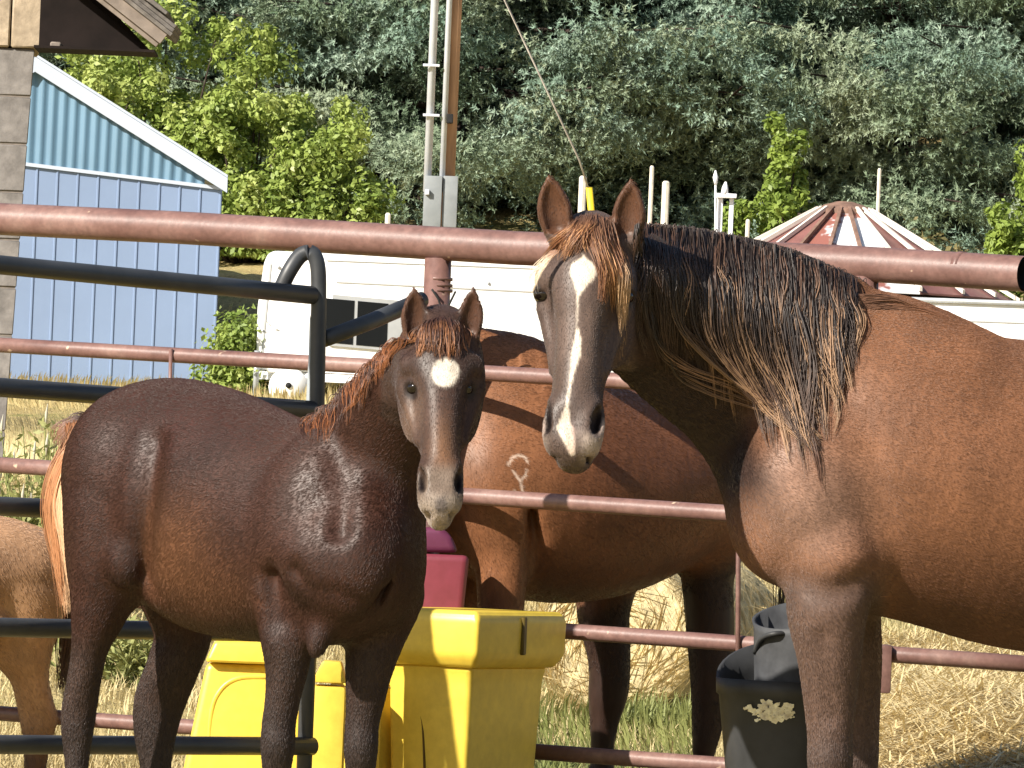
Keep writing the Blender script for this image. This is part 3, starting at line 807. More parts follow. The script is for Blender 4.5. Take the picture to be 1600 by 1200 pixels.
def troughs():
    # right feeder: corner nearest the camera at photo column 748
    d = 13.3; k = P(748, 955, d); gzl = float(gz(d))
    ax = nrm(np.array([.86, -.50, 0])); bx_ = np.array([-ax[1], ax[0], 0])   # long lit face runs along ax, end face along bx_
    ztop = k[2]; zrim = P(748, 1045, d)[2]; zneck = P(748, 1062, d)[2]
    L1 = .32; W1 = .45
    root = empty('plastic_feeder', (k[0] - .1, d + .1, gzl), 'yellow plastic feeder with an overhanging rim, right of the foal', 'feeder')
    def quad(o, z): # o = inset
        c = np.array([k[0], k[1], 0])
        return [c - ax * (L1 - o) + bx_ * o + (0, 0, z), c - ax * o + bx_ * o + (0, 0, z), c - ax * o + bx_ * (W1 - o) + (0, 0, z), c - ax * (L1 - o) + bx_ * (W1 - o) + (0, 0, z)]
    def stack(levels, nm, bev):
        V = []; F_ = []
        for o, z in levels: V += quad(o, z)
        n = len(levels)
        for i in range(n - 1):
            for j in range(4): F_.append((4 * i + j, 4 * i + (j + 1) % 4, 4 * i + 4 + (j + 1) % 4, 4 * i + 4 + j))
        F_.append((3, 2, 1, 0)); F_.append(tuple(4 * (n - 1) + j for j in range(4)))
        return bevelled(nm, V, F_, bev, 3)
    part('tub', stack([(.060, gzl), (.040, zneck), (.032, zrim + .004)], 'tub', .02), M_yel, root)
    rm = part('rim', stack([(.022, zrim), (.002, zrim + .03), (.0, ztop - .02), (.012, ztop)], 'rim', .014), M_yel, root)
    c = np.array([k[0], k[1], 0]) + bx_ * W1 * .50 + ax * .001 + (0, 0, (ztop + zrim) / 2 + .01)
    part('slot', bevelled('slot', *box_vf(c, (.012, .018, .095), [ax, bx_, (0, 0, 1)]), .003, 1), plastic('dark_yellow', (.10, .07, .01)), rm)
    # lower left section with peaked end column and arch seam
    c0 = np.array([k[0], k[1], 0]) - ax * (L1 - .02) ; zl = P(520, 1046, d + .2)[2]
    v, f = [], []
    xa, xb = .0, -.16
    lo = [c0 + ax * xb + bx_ * .05, c0 + ax * xa + bx_ * .05, c0 + ax * xa + bx_ * .34, c0 + ax * xb + bx_ * .34]
    V = [p + (0, 0, gzl) for p in lo] + [p + (0, 0, zl - .03) for p in lo]
    part('side_tank', bevelled('side_tank', np.array(V), [(3, 2, 1, 0), (4, 5, 6, 7), (0, 1, 5, 4), (1, 2, 6, 5), (2, 3, 7, 6), (3, 0, 4, 7)], .015, 2), M_yel, root)
    d2 = 13.32
    post = [P(487, 1066, d2), P(541, 1068, d2), P(533, 1034, d2), P(505, 1032, d2)]
    part('column_cap', bevelled('column_cap', *prism([np.array([p[0], d2, p[2]]) for p in post], (0, .12, 0)), .006, 2), M_yel, root)
    cb = [np.array([P(486, 1070, d2)[0], d2 + .006, gzl]), np.array([P(541, 1070, d2)[0], d2 + .006, gzl]), np.array([P(541, 1070, d2)[0], d2 + .006, P(541, 1072, d2)[2]]), np.array([P(486, 1070, d2)[0], d2 + .006, P(486, 1070, d2)[2]])]
    part('column', bevelled('column', *prism(cb, (0, .12, 0)), .014, 2), M_yel, root)
    n_ = -bx_
    def onface(px, py, off=.003):   # point of the lit face under a photo pixel
        t = P(px, py, 1.0); q = np.array([k[0], k[1], 0]) + bx_ * (.05 - off)
        s = (bx_ @ q) / (bx_ @ t); return t * s
    arch = catmull([onface(608, 1074), onface(632, 1082), onface(650, 1100), onface(660, 1130), onface(663, 1190), onface(664, 1260)], 18)
    part('arch_seam', tube_mesh('arch_seam', arch, .0032, 6), simple('seam_dark', (.10, .06, .01), .6, .3, .2), root)
    # left feeder behind the black panel
    d = 13.45; gl = float(gz(d)); r2 = empty('plastic_feeder', G(390, d), 'yellow plastic feeder with a moulded arch, behind the black panel and foal', 'feeder')
    zt = P(338, 1000, d)[2]; x0, x1 = P(336, 1000, d)[0], P(470, 1000, d)[0]
    zl_ = P(338, 1036, d)[2]
    v = np.array([[x0 - .11, d + 0, gl], [x1 + .06, d, gl], [x1 + .06, d + .42, gl], [x0 - .11, d + .42, gl], [x0 - .02, d + .02, zl_], [x1, d + .02, zl_], [x1, d + .4, zl_], [x0 - .02, d + .4, zl_]])
    fb = [(3, 2, 1, 0), (4, 5, 6, 7), (0, 1, 5, 4), (1, 2, 6, 5), (2, 3, 7, 6), (3, 0, 4, 7)]
    part('tub', bevelled('tub', v, fb, .018, 3), M_yel, r2)
    v = np.array([[x0 - .022, d - .012, zl_ + .002], [x1 + .015, d - .012, zl_ + .002], [x1 + .015, d + .42, zl_ + .002], [x0 - .022, d + .42, zl_ + .002], [x0, d - .004, zt], [x1, d - .004, zt], [x1, d + .41, zt], [x0, d + .41, zt]])
    part('rim', bevelled('rim', v, fb, .012, 3), M_yel, r2)
    ap = [P(322, 1330, d - .005), P(325, 1200, d - .003), P(330, 1115, d + .003), P(345, 1078, d + .006), P(372, 1060, d + .008), P(415, 1057, d + .008), P(470, 1058, d + .008)]
    part('arch_ridge', tube_mesh('arch_ridge', catmull(ap, 30), .0085, 8), M_yel, r2)
troughs()
M_mar = plastic('maroon_plastic', (.20, .035, .055), .45); M_pur = plastic('purple_plastic', (.13, .028, .07), .4)
def maroon():
    d = 13.80; gl = float(gz(d)); root = empty('feed_bin', G(690, d), 'maroon plastic bin with a lid standing behind the yellow feeder', 'bin')
    a = [P(600, 862, d), P(733, 868, d), P(727, 955, d)]
    x0, x1, zt = a[0][0], a[1][0], a[1][2]
    v = np.array([[x0 + .04, d, gl], [x1 - .05, d, gl], [x1 - .05, d + .12, gl], [x0 + .04, d + .12, gl], [x0, d - .02, zt], [x1, d - .02, zt], [x1, d + .14, zt], [x0, d + .14, zt]])
    part('tub', bevelled('tub', v, [(3, 2, 1, 0), (4, 5, 6, 7), (0, 1, 5, 4), (1, 2, 6, 5), (2, 3, 7, 6), (3, 0, 4, 7)], .018, 3), M_mar, root)
    q = [P(600, 862, d), P(716, 864, d), P(706, 838, d), P(690, 824, d), P(610, 822, d)]
    part('lid', bevelled('lid', *prism([np.array([p[0], d + .02, p[2]]) for p in q], (0, .10, 0)), .02, 3), M_pur, root)
maroon()
def bucket():
    d = 12.42; R = 108 * d / FPX; cx = P(1228, 1100, d)[0]; gl = float(gz(d))
    M_rub = simple('black_rubber', (.03, .031, .033), .55, .4, .35, 9, bmp=.15)
    M_in = simple('dusty_rubber', (.055, .057, .062), .6, .3, .4, 14)
    root = empty('rubber_bucket', (cx, d, gl), 'black rubber bucket with a pale dried splash, behind the front leg of the mare', 'bucket')
    zr = P(1125, 1058, d)[2]; tilt = .30
    n = 40; th = np.linspace(0, 2 * np.pi, n, endpoint=False)
    rows = []
    H = zr - gl
    for f_, sc in ((.0, .56), (.35, .72), (.8, .92), (.93, .98), (.94, 1.02), (1.0, 1.03), (1.0, .985), (.9, .93), (.3, .68), (.06, .55)):
        z = gl + H * f_; bk = (np.sin(th) > 0) * np.sin(th) * f_ * .085
        rows.append(np.stack([cx + R * sc * np.cos(th), d + R * sc * np.sin(th), z + bk], 1))
    V = np.vstack(rows); F_ = []
    for i in range(len(rows) - 1):
        for k in range(n): F_.append((i * n + k, i * n + (k + 1) % n, (i + 1) * n + (k + 1) % n, (i + 1) * n + k))
    F_.append(tuple(range(n - 1, -1, -1))); F_.append(tuple((len(rows) - 1) * n + k for k in range(n)))
    part('pail', mesh_from('pail', V, F_, True), M_rub, root)
    # tilted inner pail standing in it
    c = np.array([cx + .035, d + .05, gl]); rows = []
    for f_, sc in ((.25, .55), (.9, .66), (1.24, .72), (1.27, .75), (1.27, .70), (.9, .62)):
        z = gl + H * f_; rows.append(np.stack([c[0] + R * sc * np.cos(th), c[1] + R * sc * np.sin(th) * .9, z + .03 * np.sin(th) + .02 * np.cos(th)], 1))
    V = np.vstack(rows); F_ = []
    for i in range(len(rows) - 1):
        for k in range(n): F_.append((i * n + k, i * n + (k + 1) % n, (i + 1) * n + (k + 1) % n, (i + 1) * n + k))
    part('inner_pail', mesh_from('inner_pail', V, F_, True), M_in, root)
    hp = catmull([P(1180, 1020, d + .02), P(1190, 998, d - .03), P(1212, 990, d - .06), P(1240, 992, d - .03), P(1262, 1000, d + .02)], 20)
    part('handle', tube_mesh('handle', hp, .006, 8), M_rub, root)
    # dried feed splash: small flakes lying on the curved wall
    r = np.random.default_rng(3); V, F_ = [], []
    for i in range(150):
        a = r.normal(0, 1); px = 1203 + 16 * a + (r.uniform(-14, 14)); py = 1106 + r.normal(0, 6) + (8 if r.uniform() < .4 else 0)
        if not 1158 < px < 1238: continue
        p = P(px, py, d); f_ = (p[2] - gl) / H; sc = np.interp(f_, [0, .35, .8, .93], [.56, .72, .92, .98])
        xx = (p[0] - cx) / (R * sc); 
        if abs(xx) > .95: continue
        yy = d - R * sc * math.sqrt(1 - xx * xx) - .002
        nn = nrm([xx, -math.sqrt(1 - xx * xx), 0]); tt = np.array([nn[1], -nn[0], 0])
        s = r.uniform(.003, .009); k = len(V); an = r.uniform(0, 6.28); m5 = 5
        for j in range(m5):
            q = an + 2 * np.pi * j / m5; rr = s * r.uniform(.6, 1.3)
            V.append(np.array([p[0], yy, p[2]]) + tt * rr * math.cos(q) + np.array([0, 0, 1]) * rr * .75 * math.sin(q) + nn * r.uniform(.0005, .004))
        F_.append(tuple(range(k, k + m5)))
    o = part('dried_splash', mesh_from('dried_splash', np.array(V), F_), simple('dried_feed', (.80, .70, .48), .8, .2, .35, 60), root); o['kind'] = 'stuff'
bucket()
def bale():
    d = 18.6; q = d / FPX; r = np.random.default_rng(9)
    c = P(1045, 960, d); R = 135 * q; W = 1.1; gl = float(gz(d))
    c = np.array([c[0], d + .3, gl + R * .94])
    n, m = 56, 22; th = np.linspace(0, 2 * np.pi, n, endpoint=False); V = []
    ax = nrm(np.array([.35, 1, 0])); sd = nrm(np.array([1, -.35, 0]))
    prof = [(-.5, .02), (-.5, .5), (-.5, .85), (-.47, .96)] + [(t, 1.0) for t in np.linspace(-.42, .42, m - 8)] + [(.47, .96), (.5, .85), (.5, .5), (.5, .02)]
    for (t, rr) in prof:
        jit = 1 + r.normal(0, .012, n)
        V.append(c + ax * t * W + (np.cos(th)[:, None] * sd + np.sin(th)[:, None] * np.array([0, 0, .94])) * (R * rr * jit)[:, None])
    V = np.vstack(V); m = len(prof); F_ = []
    for i in range(m - 1):
        for k in range(n): F_.append((i * n + k, i * n + (k + 1) % n, (i + 1) * n + (k + 1) % n, (i + 1) * n + k))
    M_hay = simple('hay', (.52, .44, .26), .95, .1, .4, 28, bmp=.6, stretch=(1, 1, 1), bdist=.03)
    root = empty('hay_bale', (c[0], c[1], gl), 'round tan hay bale seen between the hind legs of the chestnut horse', 'hay bale')
    part('bale_core', mesh_from('bale_core', V, F_, True), M_hay, root)
    N_ = 1800; ang = r.uniform(0, 2 * np.pi, N_); t = r.uniform(-.5, .5, N_); e = r.uniform(0, 1, N_) < .35
    rad = np.where(e, np.sqrt(r.uniform(0, 1, N_)), 1.0); t = np.where(e, np.where(r.uniform(0, 1, N_) < .8, -.505, .505), t)
    er = np.cos(ang)[:, None] * sd + np.sin(ang)[:, None] * np.array([0, 0, .94]); et = -np.sin(ang)[:, None] * sd + np.cos(ang)[:, None] * np.array([0, 0, .94])
    p = c + ax * (t * W)[:, None] + er * (R * rad * 1.005)[:, None]
    u = et + r.normal(0, .35, (N_, 3)); u /= np.linalg.norm(u, axis=1)[:, None]; s = np.cross(u, er); L = r.uniform(.03, .11, N_)[:, None]; w = .003
    V = np.stack([p - u * L - s * w, p - u * L + s * w, p + u * L + s * w + er * .015, p + u * L - s * w + er * .015], 1).reshape(-1, 3)
    o = part('loose_hay', mesh_from('loose_hay', V, np.arange(len(V)).reshape(-1, 4)), M_straw, root); o['kind'] = 'stuff'
bale()
def weeds():
    M_weed = leaf_mat('weed_leaves', [(.3, (.16, .20, .06)), (.7, (.42, .42, .17))], 4, .5, .3)
    M_flow = simple('pale_seed_heads', (.45, .42, .33), .8, .2, .2, 20)
    for i, (px, d, hh, lab) in enumerate(((45, 22, .62, 'pale green weed clump right beside the stone pillar'), (88, 22.6, .58, 'yellow-green weed clump behind the tail of the foal'), (205, 19, .30, 'dry brushy weed clump seen between the foal hind legs'))):
        g = G(px, d); root = empty('weed', g, lab, 'weed', 'weeds behind the black panel')
        r = np.random.default_rng(60 + i); n = 420; base = g + np.stack([r.normal(0, .07, n), r.normal(0, .07, n), np.zeros(n)], 1)
        z = P(px, 660 if i < 2 else 975, d)[2] - g[2]
        st, hv = [], []
        for j in range(26):
            b0 = g + (r.normal(0, .04), r.normal(0, .05), 0); tp = g + (r.normal(0, .13), r.normal(0, .12), z * r.uniform(.55, 1.02))
            st.append(tube(catmull([b0, (b0 + tp) / 2 + (0, 0, .04), tp], 5), [.005, .004, .004, .003, .002], 4, False)); hv.append(tp)
        v, f = merge(*st); part('stem', mesh_from('stem', v, f, True), M_weed, root)
        c = np.array([h + (g - h) * r.uniform(0, .85) ** 1.0 + r.normal(0, .035, 3) for h in hv for _ in range(34)])
        a = r.normal(size=c.shape); a /= np.linalg.norm(a, axis=1)[:, None]; b = np.cross(a, r.normal(size=c.shape)); b /= np.linalg.norm(b, axis=1)[:, None]
        s = (r.uniform(.014, .034, len(c)))[:, None]
        V = np.stack([c - a * s, c + b * s * .35, c + a * s, c - b * s * .35], 1).reshape(-1, 3)
        part('leaves', mesh_from('leaves', V, np.arange(len(V)).reshape(-1, 4)), M_weed, root)
        if i < 2:
            for h in hv[:6]:
                part('seed_head', mesh_from('seed_head', *tube(np.array([h - (0, 0, .02), h + (0, 0, .03), h + (.004, 0, .075)]), [.003, .007, .001], 6), True), M_flow, root)
weeds()
# ---------------------------------------------------------------- horses: one continuous skin each
class Field:
    def __init__(s, lo, hi, h, fine=()):
        s.ax = []
        for a in range(3):
            xs = [lo[a]]
            while xs[-1] < hi[a]:
                st = h
                for (fa, f0, f1, fh) in fine:
                    if fa == a and f0 <= xs[-1] < f1: st = fh
                xs.append(xs[-1] + st)
            s.ax.append(np.array(xs, dtype=np.float32))
        s.D = np.full([len(x) for x in s.ax], 0.5, dtype=np.float32)
    def blk(s, lo, hi):
        r = []
        for a in range(3):
            i = int(np.searchsorted(s.ax[a], lo[a])); j = int(np.searchsorted(s.ax[a], hi[a]))
            if j <= i: return None
            r.append(slice(i, j))
        return tuple(r)
    def pts(s, b):
        return (s.ax[0][b[0]][:, None, None], s.ax[1][b[1]][None, :, None], s.ax[2][b[2]][None, None, :])
    def comb(s, b, d, k, op):
        a = s.D[b]
        if op == 'sub':                       # smooth max of D and -d
            h = np.maximum(k - np.abs(a + d), 0) / k
            s.D[b] = np.maximum(a, -d) + h * h * k * .25
        else:
            h = np.maximum(k - np.abs(a - d), 0) / k
            s.D[b] = np.minimum(a, d) - h * h * k * .25
    def ell(s, c, rad, axes=None, k=.03, op='add'):
        c = np.asarray(c, float); axes = np.eye(3) if axes is None else np.asarray(axes, float)
        m = max(rad) + k + .02
        b = s.blk(c - m, c + m)
        if b is None: return
        x, y, z = s.pts(b); x = x - c[0]; y = y - c[1]; z = z - c[2]
        q0 = q1 = 0
        for a in range(3):
            t = (x * axes[a][0] + y * axes[a][1] + z * axes[a][2]).astype(np.float32)
            q0 = q0 + (t / rad[a]) ** 2; q1 = q1 + (t / rad[a] ** 2) ** 2
        q0 = np.sqrt(q0); q1 = np.sqrt(q1) + 1e-6
        s.comb(b, q0 * (q0 - 1) / q1, k, op)
    def loft(s, pts, rv, rw, wdir, k=.04, op='add', n=None):
        pts = np.asarray(pts, float); m = len(pts)
        n = n or max(8, (m - 1) * 5)
        q = catmull(np.column_stack([pts, rv, rw]), n)
        C, RV, RW = q[:, :3], np.maximum(q[:, 3], .003), np.maximum(q[:, 4], .003)
        R = np.maximum(RV, RW); mg = k + .02
        B = s.blk(C.min(0) - R.max() - mg - .001, C.max(0) + R.max() + mg + .001)
        if B is None: return
        T = np.full(s.D[B].shape, 1.0, dtype=np.float32)
        for i in range(n - 1):
            a, c = C[i], C[i + 1]; u = c - a; Ln = np.linalg.norm(u); u = u / Ln
            w = np.asarray(wdir, float); w = w - u * (w @ u); w /= np.linalg.norm(w); v = np.cross(u, w)
            rm = max(R[i], R[i + 1]) + mg
            b = s.blk(np.minimum(a, c) - rm, np.maximum(a, c) + rm)
            if b is None: continue
            x, y, z = s.pts(b); x = x - a[0]; y = y - a[1]; z = z - a[2]
            t0 = (x * u[0] + y * u[1] + z * u[2]).astype(np.float32)
            t = np.clip(t0, 0, Ln); axo = t0 - t; t = t / Ln
            dv = (x * v[0] + y * v[1] + z * v[2]).astype(np.float32)
            dw = (x * w[0] + y * w[1] + z * w[2]).astype(np.float32)
            r1 = RV[i] * (1 - t) + RV[i + 1] * t; r2 = RW[i] * (1 - t) + RW[i + 1] * t
            rc = np.minimum(r1, r2)
            q0 = np.sqrt((dv / r1) ** 2 + (dw / r2) ** 2 + (axo / rc) ** 2)
            q1 = np.sqrt((dv / r1 ** 2) ** 2 + (dw / r2 ** 2) ** 2 + (axo / rc ** 2) ** 2) + 1e-5
            d = np.where(q0 < 1e-3, -rc, q0 * (q0 - 1) / q1)
            sub = tuple(slice(b[j].start - B[j].start, b[j].stop - B[j].start) for j in range(3))
            T[sub] = np.minimum(T[sub], d)
        s.comb(B, T, k, op)
    def surface(s):
        D = s.D; ins = D < 0
        n = D.shape
        cnt = np.zeros((n[0] - 1, n[1] - 1, n[2] - 1), dtype=np.int8)
        for i in (0, 1):
            for j in (0, 1):
                for k in (0, 1):
                    cnt += ins[i:n[0] - 1 + i, j:n[1] - 1 + j, k:n[2] - 1 + k]
        act = (cnt > 0) & (cnt < 8)
        I, J, K = np.nonzero(act); m = len(I)
        idx = np.full(act.shape, -1, dtype=np.int32); idx[I, J, K] = np.arange(m)
        acc = np.zeros((m, 3)); c = np.zeros(m)
        cor = [(i, j, k) for i in (0, 1) for j in (0, 1) for k in (0, 1)]
        val = {q: D[I + q[0], J + q[1], K + q[2]] for q in cor}
        for q in cor:
            for a in range(3):
                if q[a] == 0:
                    q2 = list(q); q2[a] = 1; q2 = tuple(q2)
                    v0, v1 = val[q], val[q2]; cr = (v0 < 0) != (v1 < 0)
                    t = np.where(cr, v0 / np.where(v0 == v1, 1, v0 - v1), 0)
                    off = np.tile(np.array(q, float), (m, 1)); off[:, a] = t
                    acc[cr] += off[cr]; c[cr] += 1
        acc /= c[:, None]
        V = np.empty((m, 3))
        for a, ii in enumerate((I, J, K)):
            x = s.ax[a]; V[:, a] = x[ii] + acc[:, a] * (x[ii + 1] - x[ii])
        Fs = []
        for a in range(3):
            sl0 = [slice(None)] * 3; sl1 = [slice(None)] * 3
            sl0[a] = slice(0, -1); sl1[a] = slice(1, None)
            A, Bn = ins[tuple(sl0)], ins[tuple(sl1)]
            e = np.argwhere(A != Bn)
            b, c2 = (a + 1) % 3, (a + 2) % 3
            ok = (e[:, b] > 0) & (e[:, c2] > 0) & (e[:, b] < n[b] - 1) & (e[:, c2] < n[c2] - 1)
            e = e[ok]; inside = A[e[:, 0], e[:, 1], e[:, 2]]
            def g(db, dc):
                f = e.copy(); f[:, b] += db; f[:, c2] += dc
                return idx[f[:, 0], f[:, 1], f[:, 2]]
            q = np.column_stack([g(-1, -1), g(0, -1), g(0, 0), g(-1, 0)])
            q[~inside] = q[~inside][:, ::-1]
            Fs.append(q)
        F = np.vstack(Fs); F = F[(F >= 0).all(1)]
        return V, F
    def at(s, p):
        i = [min(max(int(np.searchsorted(s.ax[a], p[a])), 0), len(s.ax[a]) - 1) for a in range(3)]
        return s.D[i[0], i[1], i[2]]
    def grad(s, p, e=.012):
        p = np.asarray(p, float)
        return nrm([s.at(p + e * np.eye(3)[a]) - s.at(p - e * np.eye(3)[a]) for a in range(3)])
    def front(s):
        """nearest-to-camera surface depth (y) per (x, z) column"""
        ins = s.D < 0
        j = ins.argmax(1); y = s.ax[1][j]
        return np.where(ins.any(1), y, np.nan)
    def front_at(s, x, z, F):
        i = np.clip(np.searchsorted(s.ax[0], x), 0, F.shape[0] - 1); k = np.clip(np.searchsorted(s.ax[2], z), 0, F.shape[1] - 1)
        return F[i, k]

def proj(V):
    V = np.asarray(V); d = V @ _f
    return 800 + FPX * (V @ _r) / d, 600 - FPX * (V @ _u) / d, d


def pxloft(F, rows, wdir, k=.04, op='add', n=None):
    """rows: px, py, depth, in-picture half width px, depth half width px"""
    pts = [P(r[0], r[1], r[2]) for r in rows]
    F.loft(pts, [r[3] * r[2] / FPX for r in rows], [r[4] * r[2] / FPX for r in rows], wdir, k, op, n)

def pxell(F, px, py, d, rx, rz, ry, k=.03, op='add', rot=0):
    q = d / FPX; ca, sa = math.cos(rot), math.sin(rot)
    F.ell(P(px, py, d), (rx * q, ry * q, rz * q), [(ca, 0, -sa), (0, 1, 0), (sa, 0, ca)], k, op)

def lower_leg(F, rows, sc, k=.035, fwd=(-1, 0, 0), wdir=(0, 1, 0)):
    """rows end at the knee / hock / cannon; fetlock, pastern and hoof follow down to the ground"""
    px, py, d = rows[-1][:3]
    g = G(px, d); top = P(px, py, d); fwd = np.asarray(fwd, float)
    pts = [P(*r[:3]) for r in rows]; rv = [r[3] * r[2] / FPX for r in rows]; rw = [r[4] * r[2] / FPX for r in rows]
    base = np.array([top[0], top[1], g[2]])
    z = top[2] - g[2]
    pts += [base + (0, 0, .24 * sc), base + np.array([0, 0, .165 * sc]) , base + fwd * .035 * sc + (0, 0, .105 * sc), base + fwd * .06 * sc + (0, 0, .07 * sc)]
    rv += [.028 * sc, .037 * sc, .028 * sc, .036 * sc]; rw += [.024 * sc, .031 * sc, .026 * sc, .036 * sc]
    F.loft(pts, rv, rw, wdir, k)
    h0 = base + fwd * .055 * sc + (0, 0, .075 * sc); h1 = base + fwd * .07 * sc + (0, 0, .013)
    F.loft([h0, h1], [.043 * sc, .056 * sc], [.042 * sc, .052 * sc], wdir, .012)

class HeadFrame:
    def __init__(s, poll, muz, nhint):
        s.o = np.asarray(poll, float); ax = np.asarray(muz, float) - s.o
        s.H = np.linalg.norm(ax); s.s = ax / s.H
        n = np.asarray(nhint, float); n = n - s.s * (n @ s.s); s.n = nrm(n); s.l = np.cross(s.n, s.s)
        if s.l[0] < 0: s.l = -s.l
    def p(s, a, l, n): return s.o + s.H * (a * s.s + l * s.l + n * s.n)
    def inv(s, V):
        q = (np.asarray(V) - s.o) / s.H
        return q @ s.s, q @ s.l, q @ s.n

def build_head(F, h, wide=1.0, ears=(), eye=(.35, .168, .045), mw=1.0):
    H = h.H; A = [h.s, h.l, h.n]
    S = [.085, .14, .22, .33, .44, .56, .70, .82, .92, .985]
    lw = np.array([.105, .145, .168, .163, .138, .106, .090, .094, .092, .055]) * wide
    lw[6:] *= mw
    fr = np.array([.07, .125, .16, .165, .155, .148, .140, .130, .112, .07])
    bk = np.array([-.14, -.20, -.27, -.30, -.28, -.20, -.115, -.085, -.075, -.03])
    F.loft([h.p(a, 0, (f + b) / 2) for a, f, b in zip(S, fr, bk)], lw * H, (fr - bk) / 2 * H, h.n, .05)
    # bridge of the nose, flat and narrower than the cheeks
    F.loft([h.p(a, 0, n) for a, n in ((.16, .06), (.3, .085), (.5, .085), (.68, .083), (.8, .075))],
           np.array([.115, .12, .078, .063, .062]) * H * wide, np.array([.08, .088, .07, .06, .055]) * H, h.n, .03)
    for sg in (-1, 1):
        F.ell(h.p(.34, sg * .105 * wide, -.13), (.21 * H, .065 * H, .17 * H), A, .03)          # cheek
        F.ell(h.p(eye[0] - .05, sg * eye[1] * .84 * wide, eye[2] + .005), (.065 * H, .030 * H, .042 * H), A, .05)   # brow
        F.loft([h.p(.40, sg * .145 * wide, .02), h.p(.55, sg * .115 * wide, .015), h.p(.64, sg * .098 * wide, .02)], [.022 * H, .018 * H, .01 * H], [.022 * H, .018 * H, .01 * H], h.n, .03)
        F.ell(h.p(.50, sg * .15 * wide, .085), (.13 * H, .035 * H, .035 * H), A, .045, 'sub')    # hollow beside the nose
        F.ell(h.p(.155, sg * .135 * wide, .10), (.05 * H, .022 * H, .022 * H), A, .05, 'sub')      # hollow above the eye
        F.ell(h.p(.875, sg * .068 * mw, .078), (.085 * H, .045 * H * mw, .05 * H), A, .03)                 # nostril wing
        F.ell(h.p(.868, sg * .098 * mw, .10), (.066 * H, .06 * H, .029 * H), nrmA(h, sg), .008, 'sub')   # nostril
    F.ell(h.p(.955, 0, .055), (.06 * H, .085 * H * mw, .06 * H), A, .03)                             # upper lip
    F.ell(h.p(.985, 0, -.02), (.05 * H, .062 * H * mw, .055 * H), A, .015)                           # lower lip and chin
    F.ell(h.p(.995, 0, .030), (.014 * H, .075 * H, .05 * H), A, .012, 'sub')                     # mouth
    h.eyes = []
    for sg in (-1, 1):
        ls = next((t for t in np.arange(.30, .02, -.002) if F.at(h.p(eye[0], sg * t, eye[2])) < 0), .15)
        er = .042 * H if H > .5 else .054 * H
        n2 = nrm(F.grad(h.p(eye[0], sg * ls, eye[2])) + h.l * sg * .7)
        n2 = nrm(n2 - h.s * (n2 @ h.s) * .8)
        c = h.p(eye[0], sg * ls, eye[2]) - n2 * er * (.80 if H > .5 else .50)
        tdir = nrm(np.cross(h.s, n2))
        for lo, hi, kk, rr in ((-75, 75, -.55, .19),):
            arc = []
            for q in np.linspace(lo, hi, 7):
                q = math.radians(q)
                arc.append(c + n2 * er * (.60 + .20 * math.cos(q)) + h.s * (kk * er * math.cos(q) + (.0 if kk < 0 else 0)) + tdir * er * .80 * math.sin(q))
            F.loft(arc, [er * rr] * 7, [er * rr * 1.1] * 7, n2, .010)
        h.eyes.append((c, er, (nrm(np.cross(n2, tdir)), n2, tdir)))
    for (b, t, w) in ears:
        ax = t - b; L = np.linalg.norm(ax); u = ax / L
        n = h.n - u * (h.n @ u); n = nrm(n)
        Q = [b - u * .02 + n * -.0, b + u * L * .22, b + u * L * .5, b + u * L * .78, b + u * L * 1.0]
        F.loft(Q, np.array([.55, .93, 1.0, .62, .06]) * w, np.array([.5, .62, .55, .34, .06]) * w, n, .016, n=18)
        Q2 = [q + n * w * .52 for q in Q[1:]]
        F.loft(Q2, np.array([.62, .74, .44, .03]) * w, np.array([.55, .6, .5, .12]) * w, n, .006, 'sub', n=16)

def nrmA(h, sg):
    l = nrm(h.l * sg * .8 + h.n * .55 - h.s * .15); s2 = nrm(h.s - l * (h.s @ l) + h.n * .25); s2 = nrm(s2 - l * (s2 @ l))
    return [s2, l, np.cross(s2, l)]

def smooth01(x, a, b):
    t = np.clip((x - a) / (b - a), 0, 1); return t * t * (3 - 2 * t)

def lay(c, col_, w):
    return c * (1 - w[:, None]) + np.asarray(col_)[None, :] * w[:, None]

def polyline_dist(x, y, pts):
    """distance to a polyline with per-vertex half width: returns d - w"""
    best = np.full(len(x), 9.0)
    for (x0, y0, w0), (x1, y1, w1) in zip(pts[:-1], pts[1:]):
        dx, dy = x1 - x0, y1 - y0; t = np.clip(((x - x0) * dx + (y - y0) * dy) / (dx * dx + dy * dy), 0, 1)
        best = np.minimum(best, np.hypot(x - x0 - t * dx, y - y0 - t * dy) - (w0 + (w1 - w0) * t))
    return best

def vnoise(V, sc, seed):
    r = np.random.default_rng(seed); o = 0
    for _ in range(5):
        k = r.normal(size=3) * sc; o = o + np.sin(V @ k + r.uniform(0, 6.28))
    return o / 3.2

def finish_horse(name, F, colour, base, label, m, flow, nf, L=.011, group=None):
    V, Q = F.surface()
    root = empty(name, base, label, 'horse', group)
    me = mesh_from('body', V, Q, True)
    C = colour(V); set_color(me, C)
    part('body', me, m, root)
    fur(root, V, Q, C, flow, nf, L, .00038, 77)
    return root

def eye_part(root, c, r, ax, m, name='eye'):
    bm = bmesh.new(); bmesh.ops.create_uvsphere(bm, u_segments=20, v_segments=12, radius=r)
    for v in bm.verts: v.co = Vector([float(q) for q in ax[0] * v.co.x * .66 + ax[1] * v.co.y + ax[2] * v.co.z * .95])
    me = bpy.data.meshes.new(name); bm.to_mesh(me); bm.free()
    for p in me.polygons: p.use_smooth = True
    o = link(name, me, m); o.parent = root
    o.location = Vector([float(t) for t in c]) - root.location
    return o

